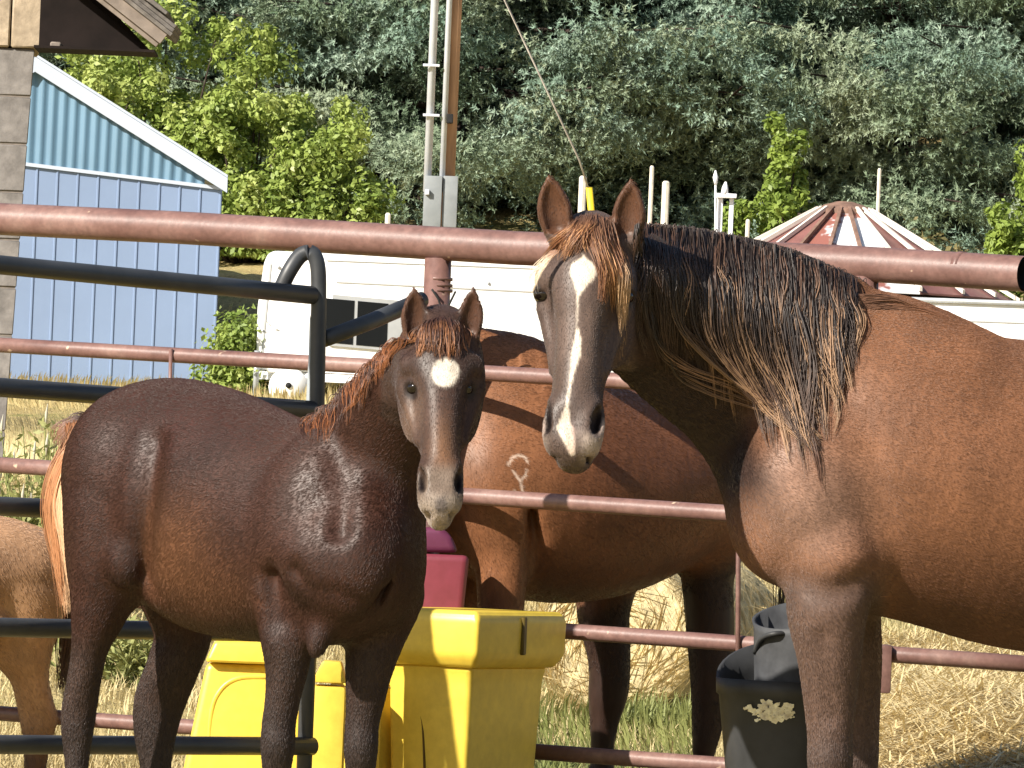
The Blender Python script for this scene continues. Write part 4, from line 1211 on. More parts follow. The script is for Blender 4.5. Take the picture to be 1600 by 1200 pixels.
def curves_part(name, paths, w, cols, root, m):
    n, k, _ = paths.shape
    hc = bpy.data.hair_curves.new(name); hc.add_curves([k] * n)
    t = Vector((0, 0, 0)); p = root
    while p is not None: t += p.location; p = p.parent
    co = (paths - np.array(t)).astype(np.float32)
    hc.points.foreach_set('position', co.ravel())
    ra = hc.attributes.get('radius') or hc.attributes.new('radius', 'FLOAT', 'POINT')
    ra.data.foreach_set('value', w.astype(np.float32).ravel())
    ca = hc.attributes.new('coat', 'FLOAT_COLOR', 'POINT')
    c4 = np.ones((n * k, 4), dtype=np.float32); c4[:, :3] = cols.reshape(-1, 3); ca.data.foreach_set('color', c4.ravel())
    hc.materials.append(m)
    o = bpy.data.objects.new(name, hc); col.objects.link(o); o.parent = root
    return o

def fur(root, V, Q, C, flow, n, L, rad, seed):
    r = np.random.default_rng(seed)
    d1 = V[Q[:, 2]] - V[Q[:, 0]]; d2 = V[Q[:, 3]] - V[Q[:, 1]]
    nr = np.cross(d1, d2); ar = np.linalg.norm(nr, axis=1) + 1e-12; nr = nr / ar[:, None]
    NV = np.zeros_like(V)
    for j in range(4): np.add.at(NV, Q[:, j], nr)
    NV /= np.linalg.norm(NV, axis=1)[:, None] + 1e-9
    cdf = np.cumsum(ar); f = np.searchsorted(cdf, r.uniform(0, cdf[-1], n))
    a, b = r.uniform(0, 1, (2, n, 1)); q = Q[f]
    wt = [(1 - a) * (1 - b), a * (1 - b), a * b, (1 - a) * b]
    p = sum(w_ * V[q[:, j]] for j, w_ in enumerate(wt)); N_ = sum(w_ * NV[q[:, j]] for j, w_ in enumerate(wt)); c = sum(w_ * C[q[:, j]] for j, w_ in enumerate(wt))
    ok = (c.sum(1) > .055); p, N_, c = p[ok], N_[ok], c[ok]; n = len(p)
    N_ /= np.linalg.norm(N_, axis=1)[:, None]
    fl, ls = flow(p); fl = fl + r.normal(0, .16, (n, 3))
    fl -= N_ * (fl * N_).sum(1)[:, None]; fl /= np.linalg.norm(fl, axis=1)[:, None] + 1e-9
    ll = (L * ls * r.uniform(.6, 1.25, n))[:, None]
    t1 = r.uniform(.10, .26, n)[:, None]
    P0 = p - N_ * .001; P1 = p + ll * (fl * .55 + N_ * .5 * t1); P2 = p + ll * (fl * 1.0 + N_ * .45 * t1)
    clump = 1 + .07 * vnoise(p, 60, seed + 1) + .07 * vnoise(p, 20, seed + 2)
    cc = c * (clump * r.uniform(.86, 1.15, n))[:, None]
    w = (rad * (.4 + .6 * ls))[:, None] * np.array([1, .85, .15])[None, :]
    o = curves_part('coat_hair', np.stack([P0, P1, P2], 1), w, np.repeat(cc[:, None, :], 3, 1), root, M_fur)
    o['kind'] = 'stuff'
    return o

def hair_mesh(name, paths, w, cols, root, m):
    """paths (n, k, 3); w (n, k) radii; cols (n, k, 3): thin three-sided strands as one mesh"""
    paths = np.asarray(paths); n, k, _ = paths.shape
    return curves_part(name, paths, w, cols, root, m)
    t = np.gradient(paths, axis=1); t /= np.linalg.norm(t, axis=2, keepdims=True) + 1e-9
    ref = np.array([.31, .9, .3])
    a = np.cross(t, ref); a /= np.linalg.norm(a, axis=2, keepdims=True) + 1e-9; b = np.cross(t, a)
    V = np.stack([paths + w[..., None] * (math.cos(q) * a + math.sin(q) * b) for q in (0.3, 2.39, 4.49)], axis=2)   # n,k,3,3
    idx = np.arange(n * k * 3).reshape(n, k, 3)
    Fq = []
    for q in range(3):
        r = (q + 1) % 3
        Fq.append(np.stack([idx[:, :-1, q], idx[:, :-1, r], idx[:, 1:, r], idx[:, 1:, q]], axis=-1).reshape(-1, 4))
    me = mesh_from(name, V.reshape(-1, 3), np.vstack(Fq), True)
    set_color(me, np.repeat(cols.reshape(-1, 3), 3, axis=0))
    return part(name, me, m, root)

def locks(F, spec, kpts=16, off=.012, follow=True, seed=1):
    """spec rows: dict(path=[(px,py)...], d=depth, n=strands, spread=px, w=strand radius m, c0, c1, lift) -> strand arrays.
    Strands hang on the nearest surface of the skin when follow is set."""
    r = np.random.default_rng(seed); fr = F.front() if follow else None
    PA, WA, CA = [], [], []
    for sp in spec:
        base = catmull(np.array(sp['path'], float), kpts)
        tip = np.linspace(0, 1, kpts)
        br = r.normal(1, .10); lw_ = sp.get('lwave', 0) * r.normal(0, 1); lf_ = r.uniform(1.0, 2.0); lp_ = r.uniform(0, 6.28)
        for i in range(sp['n']):
            o = r.normal(0, 1, 2) * sp['spread']
            fan = .55 + .75 * np.sin(np.pi * np.clip(tip * .8 + .1, 0, 1)) - .55 * tip * sp.get('pinch', .7)
            ln = r.uniform(.78, 1.0)
            b = catmull(np.array(sp['path'], float), kpts * 3)
            b = b[np.round(tip * ln * (kpts * 3 - 1)).astype(int)]
            ph, am = r.uniform(0, 6.28), r.normal(0, 1) * sp.get('wave', 2.5)
            px = b[:, 0] + o[0] * fan + lw_ * np.sin(6.28 * lf_ * tip + lp_) * np.minimum(1, tip * 1.6) + am * np.sin(tip * 5 + ph) * tip
            py = b[:, 1] + o[1] * .35 + am * .3 * np.cos(tip * 4 + ph)
            pts = np.array([P(x, y, sp['d']) for x, y in zip(px, py)])
            dy0 = sp.get('d1', sp['d']) - sp['d']
            pts[:, 1] += dy0 * tip
            if follow:
                y = F.front_at(pts[:, 0], pts[:, 2], fr)
                lift = off + r.uniform(0, 1) * sp.get('lift', .02) * np.sin(np.pi * np.clip(tip * .85 + .1, 0, 1))
                y = y - lift
                bad = np.isnan(y)
                if bad.all(): y = pts[:, 1]
                else:
                    good = np.nonzero(~bad)[0]; y = np.interp(np.arange(kpts), good, y[good])
                ys = y.copy()
                for _ in range(6): ys[1:-1] = np.minimum(y[1:-1], (ys[:-2] + ys[1:-1] + ys[2:]) / 3) if _ < 3 else (ys[:-2] + ys[1:-1] + ys[2:]) / 3
                # perspective: keep the column as depth changes
                pts = pts * (ys / pts[:, 1])[:, None]
            PA.append(pts)
            WA.append(sp['w'] * (1 - .75 * tip ** 2) * r.uniform(.7, 1.2))
            c0, c1 = np.array(sp['c0']), np.array(sp['c1'])
            tt = smooth01(tip, sp.get('t0', .25), sp.get('t1', .85))[:, None]
            CA.append((c0 * (1 - tt) + c1 * tt) * br * r.uniform(.7, 1.25))
    return np.array(PA), np.array(WA), np.array(CA)

M_coat = coat_mat('horse_coat'); M_hair = hair_mat('horse_hair'); M_fur = hair_mat('short_hair', .42, .42)
def make_flow(h, rear, legz):
    def flow(p):
        s_, l_, n_ = h.inv(p)
        hd = (s_ > -.05) & (s_ < 1.1) & (np.abs(l_) < .26) & (n_ > -.34)
        up = smooth01(p[:, 2], legz - .15, legz + .25)[:, None]
        v = np.array(rear)[None, :] * (.15 + .75 * up) + np.array([0, 0, -1.0])[None, :] * (1.0 - .45 * up)
        v = np.where(hd[:, None], h.s[None, :] + h.l[None, :] * np.sign(l_)[:, None] * .15, v)
        return v, np.where(hd, .55, 1.0)
    return flow
M_eye = simple('eye_dark', (.008, .005, .004), .08, .6, .1)

# ================= the bay mare in front on the right
def new_field(lo, hi, h, fine): return Field(lo, hi, h, fine)

mare_lo = np.array([P(815, 600, 11.2)[0], 11.05, -.90]); mare_hi = np.array([2.12, 12.72, P(900, 255, 11.2)[2]])
F = new_field(mare_lo, mare_hi, .0095, [(0, mare_lo[0], P(1015, 450, 11.4)[0], .0046), (2, P(900, 745, 11.4)[2], 9, .0048), (1, 11.15, 11.8, .0065)])
Y = (0, 1, 0)
# trunk
pxloft(F, [(1265, 720, 11.99, 185, 120), (1330, 705, 11.99, 225, 160), (1410, 722, 12.0, 240, 188), (1500, 752, 12.02, 234, 205), (1600, 774, 12.05, 240, 212),
           (1720, 785, 12.08, 240, 210), (1840, 770, 12.12, 230, 202), (1950, 725, 12.16, 205, 190), (2040, 735, 12.2, 165, 160)], Y, .05)
pxloft(F, [(1310, 525, 12.0, 74, 50), (1400, 540, 12.0, 72, 62), (1480, 585, 12.02, 55, 80)], Y, .06)                       # withers
pxell(F, 1262, 770, 11.85, 116, 150, 100, .045, rot=.2)                                                                    # shoulder
pxell(F, 1225, 800, 11.97, 88, 110, 125, .06)                                                                              # breast
pxell(F, 1310, 865, 11.84, 66, 85, 70, .07, rot=-.1)                                                                       # upper arm
# neck
pxloft(F, [(1272, 640, 11.99, 186, 112), (1190, 576, 11.96, 160, 98), (1108, 533, 11.90, 138, 82), (1035, 492, 11.84, 118, 70), (978, 452, 11.76, 96, 62)], Y, .06)
pxloft(F, [(1320, 470, 11.98, 40, 30), (1220, 420, 11.93, 34, 26), (1120, 392, 11.90, 28, 24), (1030, 378, 11.85, 22, 24), (975, 372, 11.79, 20, 24)], Y, .04)  # crest
# near foreleg and far foreleg
lower_leg(F, [(1310, 880, 11.80, 78, 66), (1293, 950, 11.80, 64, 54), (1296, 1025, 11.81, 50, 46), (1297, 1095, 11.82, 41, 40), (1297, 1150, 11.82, 35, 36),
              (1297, 1190, 11.82, 35, 37), (1297, 1235, 11.83, 27, 30), (1299, 1300, 11.83, 20, 20)], 1.0)
lower_leg(F, [(1325, 890, 12.12, 75, 66), (1318, 950, 12.14, 60, 54), (1328, 1025, 12.15, 50, 46), (1334, 1095, 12.16, 41, 40), (1338, 1150, 12.16, 35, 36),
              (1338, 1190, 12.16, 34, 36), (1340, 1235, 12.16, 26, 30), (1342, 1300, 12.16, 20, 20)], 1.0)
# hind legs (outside the frame)
for dd, xo in ((11.98, 0), (12.34, 90)):
    pxell(F, 1960 + xo * .4, 790, dd, 125, 165, 95, .08)
    lower_leg(F, [(1945 + xo, 850, dd, 105, 80), (1930 + xo, 960, dd, 72, 58), (1985 + xo, 1070, dd, 45, 42), (2025 + xo, 1150, dd, 40, 36), (2030 + xo, 1210, dd, 30, 28), (2026 + xo, 1300, dd, 21, 20)], 1.0)
# relief: groove behind the shoulder, elbow fold, breast groove, forearm muscle, ribs
pxloft(F, [(1352, 720, 11.685, 8, 14), (1372, 800, 11.685, 10, 20), (1385, 880, 11.71, 12, 24), (1388, 945, 11.75, 14, 26)], Y, .06, 'sub')

pxloft(F, [(1250, 912, 11.705, 7, 14), (1300, 926, 11.695, 9, 18), (1360, 905, 11.70, 9, 20)], Y, .05, 'sub')
pxloft(F, [(1285, 1000, 11.725, 5, 6), (1292, 1060, 11.73, 4, 6), (1296, 1120, 11.75, 4, 6)], Y, .035, 'sub')
# head
HM = HeadFrame(P(925, 335, 11.68), P(896, 722, 11.48), (-.16, -1, 0))
qm = 11.6 / FPX
ears_m = [(P(874, 372, 11.62), P(857, 274, 11.60), 27 * qm), (P(981, 380, 11.64), P(986, 280, 11.62), 26 * qm)]
build_head(F, HM, 1.04, ears_m)
pxloft(F, [(975, 440, 11.76, 75, 60), (985, 515, 11.76, 76, 58)], Y, .05)                                                   # throat behind the cheek

def mare_colour(V):
    px, py, d = proj(V); s_, l_, n_ = HM.inv(V)
    c = np.tile(np.array([.172, .077, .038]), (len(V), 1))
    nz = vnoise(V, 7, 3); nf = vnoise(V, 22, 4)
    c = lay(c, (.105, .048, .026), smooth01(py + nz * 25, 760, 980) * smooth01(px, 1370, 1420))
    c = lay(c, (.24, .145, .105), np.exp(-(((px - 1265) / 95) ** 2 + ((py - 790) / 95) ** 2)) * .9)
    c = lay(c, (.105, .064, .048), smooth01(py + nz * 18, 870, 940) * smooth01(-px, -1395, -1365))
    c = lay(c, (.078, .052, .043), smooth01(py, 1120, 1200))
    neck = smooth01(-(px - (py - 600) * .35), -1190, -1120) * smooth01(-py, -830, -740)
    c = lay(c, (.032, .017, .012), neck)  # dark neck coat, with the head's cast shadow partly painted in
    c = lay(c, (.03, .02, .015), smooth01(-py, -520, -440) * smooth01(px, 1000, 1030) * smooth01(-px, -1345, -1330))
    inh = (s_ > -.06) & (s_ < 1.1) & (np.abs(l_) < .24) & (n_ > -.36) & (d < 11.90)
    hw = inh * smooth01(-px, -1000, -985)
    c = lay(c, (.086, .058, .047), hw * 1.0)
    c = lay(c, (.115, .080, .064), hw * np.exp(-((np.abs(l_) - .05) / .05) ** 2) * smooth01(s_, .35, .5) * .6)
    c = lay(c, (.075, .052, .044), hw * smooth01(s_, .70, .85) * .7)
    # ears: outside brown, inside darker chestnut
    ear = (py < 366) & (d < 11.75) & (((px > 838) & (px < 900)) | ((px > 952) & (px < 1012)))
    c = lay(c, (.085, .038, .02), ear * 1.0)
    edge = np.maximum(np.abs(px - (858 + (py - 274) * .12)), 0)
    # blaze: diamond on the forehead, thin stripe, broader patch, thin, snip
    x = (px - 895) ; y = py
    bl = polyline_dist(px + nf * 1.5, py, [(912, 398, 0), (911, 424, 20), (906, 446, 9), (903, 462, 1.5), (902, 510, .8), (903, 530, 5), (900, 552, 7.5), (894, 580, 3.5), (888, 610, 1.8), (884, 640, 3)])
    bl = np.minimum(bl, polyline_dist(px + nf * 1.5, py, [(884, 640, 4), (880, 668, 11), (888, 690, 8), (893, 708, 4)]))
    frontal = (n_ > .03) & inh
    c = lay(c, (.66, .58, .48), np.clip(.5 - bl / 2.5, 0, 1) * frontal)
    c = lay(c, (.55, .40, .34), np.clip(.5 - polyline_dist(px, py, [(890, 672, 7), (893, 702, 5)]) / 5, 0, 1) * frontal * .8)
    lip = inh * smooth01(s_, .90, .97) * (np.abs(l_) < .12)
    c = lay(c, (.50, .42, .36), lip * smooth01(nf + (n_ - .02) * 6 - np.abs(l_) * 3, -.3, .5) * .6)
    # nostrils, mouth
    for sg in (-1, 1):
        dn = ((s_ - .868) / .062) ** 2 + ((np.abs(l_ - sg * .094)) / .024) ** 2 + ((n_ - .098) / .055) ** 2
        c = lay(c, (.008, .005, .005), np.clip(1.5 - dn, 0, 1) * inh)
        rim = ((s_ - .90) / .06) ** 2 + ((l_ - sg * .115) / .016) ** 2
        c = lay(c, (.42, .33, .28), np.clip(1.2 - rim, 0, 1) * inh * .7 * (n_ > .02))
        de = ((s_ - .35) / .035) ** 2 + ((l_ - sg * .178) / .03) ** 2 + ((n_ - .055) / .06) ** 2
        c = lay(c, (.02, .014, .012), np.clip(1.4 - de, 0, 1) * inh)
    mo = ((s_ - 1.0) / .012) ** 2 + (l_ / .075) ** 2 + ((n_ - .03) / .05) ** 2
    c = lay(c, (.015, .01, .01), np.clip(1.5 - mo, 0, 1) * inh)
    hz = V[:, 2] + .886
    c = lay(c, (.03, .025, .022), smooth01(-hz, -.085, -.075))
    return c * (1 + .10 * nf[:, None])
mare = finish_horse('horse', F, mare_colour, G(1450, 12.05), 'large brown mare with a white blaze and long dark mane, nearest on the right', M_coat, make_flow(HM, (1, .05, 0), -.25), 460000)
F_mare = F
for c_, e_, a_ in HM.eyes: eye_part(mare, c_, e_, a_, M_eye)
# mane: dark at the root, sun-bleached tips
r_ = np.random.default_rng(11); spec = []
dark, mid, tan = (.022, .014, .011), (.075, .04, .026), (.36, .215, .12)
def crest_y(x): return np.interp(x, [985, 1010, 1080, 1150, 1230, 1300, 1340], [352, 354, 360, 374, 394, 424, 442])
def tip_y(x): return np.interp(x, [985, 1045, 1100, 1160, 1220, 1270, 1300, 1335], [520, 570, 600, 640, 690, 735, 650, 590])
for i in range(175):
    x0 = r_.uniform(1000, 1338); y0 = crest_y(x0) + r_.uniform(-6, 8)
    sh = 34 * (1 - abs(x0 - 1180) / 330) + r_.normal(0, 9) - max(0, x0 - 1290) * .4
    x1 = x0 + sh; L = r_.uniform(.6, 1.12)
    y1 = y0 + (tip_y(min(x1, 1335)) - y0) * L
    light = r_.uniform() < .36
    xm = x0 + sh * .35 + r_.normal(0, 5)
    shade = x0 < 1120 and r_.uniform() < .6
    spec.append(dict(path=[(x0, y0), (x0 + sh * .12 + r_.normal(0, 2), y0 + (y1 - y0) * .25), (xm, y0 + (y1 - y0) * .6), (x1, y1)], d=11.85, n=30, spread=5.0, w=.0011,
                     c0=dark if not light else mid, c1=(.05, .03, .022) if shade else (tan if light else (.085, .048, .031)), t0=.25 if light else .45, t1=.8 if light else 1.0, lift=.035, wave=2.2, lwave=4.5, pinch=1.0))
for i in range(20):                                   # the long lower locks sweeping down to the shoulder
    a = r_.uniform(0, 1); x0 = 1040 + 190 * a + r_.normal(0, 8); y0 = crest_y(x0) + 30
    x1 = 1245 + 45 * a + r_.normal(0, 10); y1 = 655 + 60 * a + r_.normal(0, 12)
    xm = x0 + 25; ym = 480 + 60 * a
    spec.append(dict(path=[(x0, y0), (xm - 6, (y0 + ym) / 2), (xm + 10, ym + 40), ((xm + x1) / 2 + 5, (ym + y1) / 2 + 45), (x1, y1)], d=11.85, n=26, spread=5.0, w=.0011, c0=dark, c1=tan if r_.uniform() < .45 else (.10, .055, .035), t0=.35, t1=.85, lift=.04, wave=3, lwave=6, pinch=1.1))
for i in range(4):
    y0 = 556 + 14 * i
    spec.append(dict(path=[(1020 + 6 * i, 480), (1030 + 8 * i, y0 - 20), (1075 + 10 * i, y0 + 15), (1150 + 14 * i, y0 + 45), (1215 + 12 * i, y0 + 85)], d=11.85, n=7, spread=3.5, w=.0009, c0=dark, c1=(.26, .15, .085), t0=.25, t1=.6, lift=.02, wave=5, lwave=5))
spec.append(dict(path=[(1240, 600), (1262, 670), (1275, 720), (1283, 770)], d=11.85, n=16, spread=3, w=.0009, c0=(.06, .035, .025), c1=(.12, .06, .04), lift=.01, wave=2, pinch=1.2))
pa, wa, ca = locks(F, spec, 18, .010, True, 21)
hair_mesh('mane', pa, wa, ca, mare, M_hair)
# standing root hair along the crest and the brown tuft over the withers
spec = []
for i in range(90):
    x0 = r_.uniform(1005, 1340); y0 = crest_y(x0) + 12
    spec.append(dict(path=[(x0, y0), (x0 + 3, y0 - 12), (x0 + r_.uniform(4, 12), y0 - 12 + r_.uniform(0, 6)), (x0 + r_.uniform(8, 18), y0 + r_.uniform(8, 45))], d=P(0, 0, 1)[1] * 0 + np.interp(x0, [985, 1100, 1340], [11.76, 11.88, 11.97]), n=16, spread=4, w=.0011, c0=(.03, .02, .016), c1=(.055, .036, .028), wave=1.5))
for i in range(30):
    y0 = 462 + r_.uniform(0, 55); x0 = 1335 + r_.uniform(0, 25); x1 = 1445 + r_.uniform(0, 75)
    spec.append(dict(path=[(x0, y0), (x0 + 40, y0 + 2 + r_.normal(0, 3)), ((x0 + x1) / 2 + 20, y0 * .6 + 495 * .4 + 4), (x1, 512 + r_.normal(0, 7))], d=11.90, d1=11.93, n=24, spread=5, w=.0010, c0=(.14, .07, .042), c1=(.24, .11, .06), wave=3, pinch=.9))
pa, wa, ca = locks(F, spec, 14, .006, False, 22)
hair_mesh('crest_hair', pa, wa, ca, mare, M_hair)
spec = []
org, gold = (.20, .085, .038), (.46, .23, .10)
for i in range(60):
    a = r_.uniform(-1, 1)
    x0 = 925 + a * 26 + r_.normal(0, 4); y0 = 338 + abs(a) * 8 + r_.uniform(-3, 4)
    if a < 0.05:
        x1 = 905 - 62 * abs(a) + r_.normal(0, 8); y1 = 398 + r_.uniform(-25, 12) ; xm = (x0 + x1) / 2 - 4
    else:
        x1 = 945 + 32 * a + r_.normal(0, 7); y1 = 440 + 50 * r_.uniform(0, 1); xm = (x0 + x1) / 2 + 8
    spec.append(dict(path=[(x0, y0), ((x0 * 2 + xm) / 3, y0 + (y1 - y0) * .3), (xm, y0 + (y1 - y0) * .6), (x1, y1)], d=11.55, n=22, spread=4.2, w=.0009, c0=(.12, .06, .035), c1=gold if r_.uniform() < .4 else org, t0=.05, t1=.6, lift=.03, wave=2.5, pinch=.8))
for i in range(7):
    spec.append(dict(path=[(950 + r_.normal(0, 8), 372), (972, 420), (975 + r_.normal(0, 3), 470), (970 + r_.normal(0, 4), 520 + r_.uniform(-30, 50))], d=11.55, n=14, spread=3.5, w=.0009, c0=org, c1=(.5, .32, .18), t0=.1, t1=.6, lift=.02, wave=2))
pa, wa, ca = locks(F, spec, 14, .008, True, 23)
hair_mesh('forelock', pa, wa, ca, mare, M_hair)
spec = []
for i in range(9):
    spec.append(dict(path=[(868 + r_.normal(0, 6), 392), (848, 412 + r_.normal(0, 4)), (836 + r_.normal(0, 5), 432), (828 + r_.normal(0, 7), 455 + r_.uniform(-15, 30))], d=11.53, n=5, spread=3, w=.0006, c0=org, c1=(.62, .50, .36), t0=0, t1=.5, wave=3))
pa, wa, ca = locks(F, spec, 12, .008, False, 24)
hair_mesh('forelock_wisp', pa, wa, ca, mare, M_hair)
spec = [dict(path=[(2075 + r_.normal(0, 10), 640), (2120 + r_.normal(0, 12), 720), (2135 + r_.normal(0, 18), 900), (2125 + r_.normal(0, 25), 1150)], d=12.22 + r_.normal(0, .03), n=10, spread=9, w=.0025, c0=dark, c1=(.06, .035, .025), wave=6) for i in range(26)]
pa, wa, ca = locks(F, spec, 16, 0, False, 25)
hair_mesh('tail', pa, wa, ca, mare, M_hair)

# ================= the dark foal
foal_lo = np.array([P(60, 600, 12.9)[0], 11.12, -.90]); foal_hi = np.array([P(785, 600, 11.6)[0], 12.85, P(700, 430, 11.2)[2]])
F = new_field(foal_lo, foal_hi, .009, [(0, P(600, 600, 11.35)[0], 9, .0055), (2, P(700, 835, 11.35)[2], 9, .0062), (1, 11.12, 11.6, .0065)])
ax_f = nrm(P(560, 860, 11.80) - P(205, 760, 12.40)); ax_f[2] = 0; ax_f = nrm(ax_f)
lat = np.cross(ax_f, (0, 0, 1)); lat = nrm(lat)
pxloft(F, [(200, 765, 12.42, 118, 92), (222, 748, 12.38, 148, 122), (270, 763, 12.30, 174, 130), (335, 797, 12.19, 190, 136), (400, 820, 12.08, 182, 134), (460, 834, 11.98, 168, 126), (515, 845, 11.89, 164, 116), (550, 858, 11.82, 145, 98)], lat, .05)
pxloft(F, [(400, 715, 12.08, 66, 40), (470, 730, 11.97, 58, 42), (530, 735, 11.9, 62, 50)], lat, .05)                        # withers
pxell(F, 478, 800, 11.83, 62, 125, 62, .05, rot=.2)                                                                           # near shoulder
pxell(F, 500, 875, 11.745, 46, 50, 40, .07)                                                                                  # point of shoulder
pxell(F, 568, 868, 11.75, 66, 94, 66, .05)                                                                                 # breast
pxell(F, 606, 884, 11.86, 58, 92, 76, .05)                                                                                  # far shoulder
# quarters
pxell(F, 178, 740, 12.29, 72, 110, 70, .06)
pxell(F, 172, 850, 12.28, 62, 95, 62, .06)
lower_leg(F, [(180, 800, 12.28, 72, 62), (172, 880, 12.28, 66, 58), (156, 950, 12.28, 45, 44), (141, 1010, 12.29, 29, 32), (132, 1060, 12.30, 26, 28), (124, 1105, 12.31, 27, 26), (121, 1140, 12.31, 25, 23), (120, 1185, 12.31, 19, 19), (119, 1260, 12.31, 15, 15)], .80, .03, ax_f)
lower_leg(F, [(262, 820, 12.52, 80, 62), (272, 910, 12.52, 62, 52), (286, 985, 12.52, 46, 40), (270, 1042, 12.52, 41, 34), (250, 1095, 12.53, 40, 27), (243, 1140, 12.53, 34, 24), (243, 1190, 12.53, 25, 20), (246, 1260, 12.53, 16, 15)], .80, .03, ax_f)
# forelegs
lower_leg(F, [(452, 930, 11.86, 58, 52), (450, 1000, 11.85, 42, 38), (448, 1045, 11.85, 33, 33), (442, 1090, 11.85, 27, 28), (436, 1130, 11.85, 26, 26), (434, 1165, 11.85, 26, 27), (432, 1210, 11.86, 21, 21), (430, 1270, 11.86, 15, 15)], .80, .03, ax_f)
lower_leg(F, [(600, 930, 11.92, 62, 56), (585, 1000, 11.90, 45, 42), (576, 1050, 11.90, 36, 35), (572, 1085, 11.90, 31, 30), (566, 1130, 11.90, 26, 26), (564, 1170, 11.90, 26, 27), (563, 1215, 11.91, 21, 21), (563, 1270, 11.91, 15, 15)], .80, .03, ax_f)
pxell(F, 497, 1002, 11.77, 15, 26, 16, .05, rot=.15)                                                                          # fold under the breast
# neck
pxloft(F, [(555, 782, 11.86, 108, 74), (598, 700, 11.80, 86, 60), (635, 622, 11.70, 70, 50), (662, 570, 11.60, 52, 46), (682, 540, 11.54, 42, 44)], (0, 1, 0), .05)
pxloft(F, [(478, 690, 11.98, 22, 22), (525, 660, 11.90, 22, 20), (580, 604, 11.80, 20, 18), (632, 550, 11.68, 18, 18)], (0, 1, 0), .04)
# relief
pxloft(F, [(240, 690, 12.085, 6, 10), (228, 780, 12.065, 7, 12), (223, 860, 12.10, 9, 18), (222, 900, 12.14, 9, 20)], (0, 1, 0), .07, 'sub')
pxloft(F, [(520, 690, 11.73, 7, 9), (534, 760, 11.69, 7, 10), (532, 830, 11.665, 6, 9)], (0, 1, 0), .05, 'sub')
pxloft(F, [(430, 900, 11.80, 4, 8), (428, 965, 11.785, 6, 10)], (0, 1, 0), .06, 'sub')
pxloft(F, [(528, 1020, 11.725, 7, 18), (560, 985, 11.72, 6, 17), (592, 935, 11.72, 5, 15), (612, 895, 11.735, 3, 11)], (0, 1, 0), .035, 'sub')
pxloft(F, [(560, 945, 11.665, 4, 7), (520, 932, 11.66, 5, 8), (480, 925, 11.685, 4, 8), (462, 890, 11.71, 3, 7)], (0, 1, 0), .04, 'sub')
pxell(F, 196, 880, 12.17, 24, 32, 18, .04)                                                                                   # stifle
# head
HF = HeadFrame(P(690, 484, 11.55), P(687, 812, 11.32), (.03, -1, 0))
qf = 11.4 / FPX
ears_f = [(P(650, 535, 11.50), P(647, 448, 11.48), 22 * qf), (P(732, 532, 11.50), P(740, 448, 11.48), 20 * qf)]
build_head(F, HF, 1.05, ears_f, eye=(.41, .165, .062), mw=.80)

def foal_colour(V):
    px, py, d = proj(V); s_, l_, n_ = HF.inv(V)
    nz = vnoise(V, 8, 5); nf = vnoise(V, 24, 6)
    c = np.tile(np.array([.040, .0155, .010]), (len(V), 1))
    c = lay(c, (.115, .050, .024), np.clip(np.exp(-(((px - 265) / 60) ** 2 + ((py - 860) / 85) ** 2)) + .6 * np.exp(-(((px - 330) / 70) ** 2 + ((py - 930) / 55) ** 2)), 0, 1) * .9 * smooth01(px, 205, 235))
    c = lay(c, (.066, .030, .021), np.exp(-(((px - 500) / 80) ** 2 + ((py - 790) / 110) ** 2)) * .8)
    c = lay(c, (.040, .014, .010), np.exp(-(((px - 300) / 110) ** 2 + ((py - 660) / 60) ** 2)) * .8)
    c = lay(c, (.038, .022, .017), smooth01(py, 960, 1040))
    c = lay(c, (.036, .025, .022), smooth01(py, 1080, 1180))
    inh = (s_ > -.05) & (s_ < 1.08) & (np.abs(l_) < .25) & (d < 11.66) & ((s_ < .8) | (n_ > -.14))
    c = lay(c, (.050, .028, .021), inh * 1.0)
    c = lay(c, (.19, .10, .055), inh * np.exp(-(((l_ - .01) / .055) ** 2 + ((s_ - .74) / .13) ** 2)) * .9)
    c = lay(c, (.16, .10, .07), inh * np.exp(-(((l_ + .13) / .05) ** 2 + ((s_ - .52) / .10) ** 2)) * .7)
    c = lay(c, (.15, .112, .086), inh * smooth01(s_ + nf * .02, .79, .88))
    c = lay(c, (.30, .25, .21), inh * smooth01(s_ + nf * .02, .93, .98) * .8)
    c = lay(c, (.12, .10, .09), inh * np.clip(1.3 - (((px - 689) / 11) ** 2 + ((py - 790) / 15) ** 2), 0, 1) * (n_ > .02))
    st = np.hypot((px - 695 + nf * 2.5), (py - 583 + nz * 2)) - 22.3
    c = lay(c, (.70, .64, .55), np.clip(.5 - st / 4, 0, 1) * inh * (n_ > .04))
    c = lay(c, (.075, .034, .02), ((py < 530) & (d < 11.66) & (s_ < .17) & (np.abs(l_) > .08)) * .9)
    for sg in (-1, 1):
        dn = ((s_ - .868) / .055) ** 2 + ((np.abs(l_ - sg * .078)) / .022) ** 2 + ((n_ - .098) / .05) ** 2
        c = lay(c, (.008, .005, .005), np.clip(1.5 - dn, 0, 1) * inh)
    for c_, e_, a_ in HF.eyes: c = lay(c, (.016, .010, .009), smooth01(-np.linalg.norm(V - c_, axis=1), -e_ * 1.5, -e_ * 1.05))
    mo = ((s_ - 1.0) / .012) ** 2 + (l_ / .075) ** 2 + ((n_ - .03) / .05) ** 2
    c = lay(c, (.03, .018, .015), np.clip(1.5 - mo, 0, 1) * inh)
    c = lay(c, (.025, .02, .02), smooth01(-(V[:, 2] + .886), -.07, -.06))
    return c * (1 + .12 * nf[:, None])
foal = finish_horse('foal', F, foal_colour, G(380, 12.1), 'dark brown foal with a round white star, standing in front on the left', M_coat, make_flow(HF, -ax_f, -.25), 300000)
foal['category'] = 'foal'
F_foal_V = F.surface()
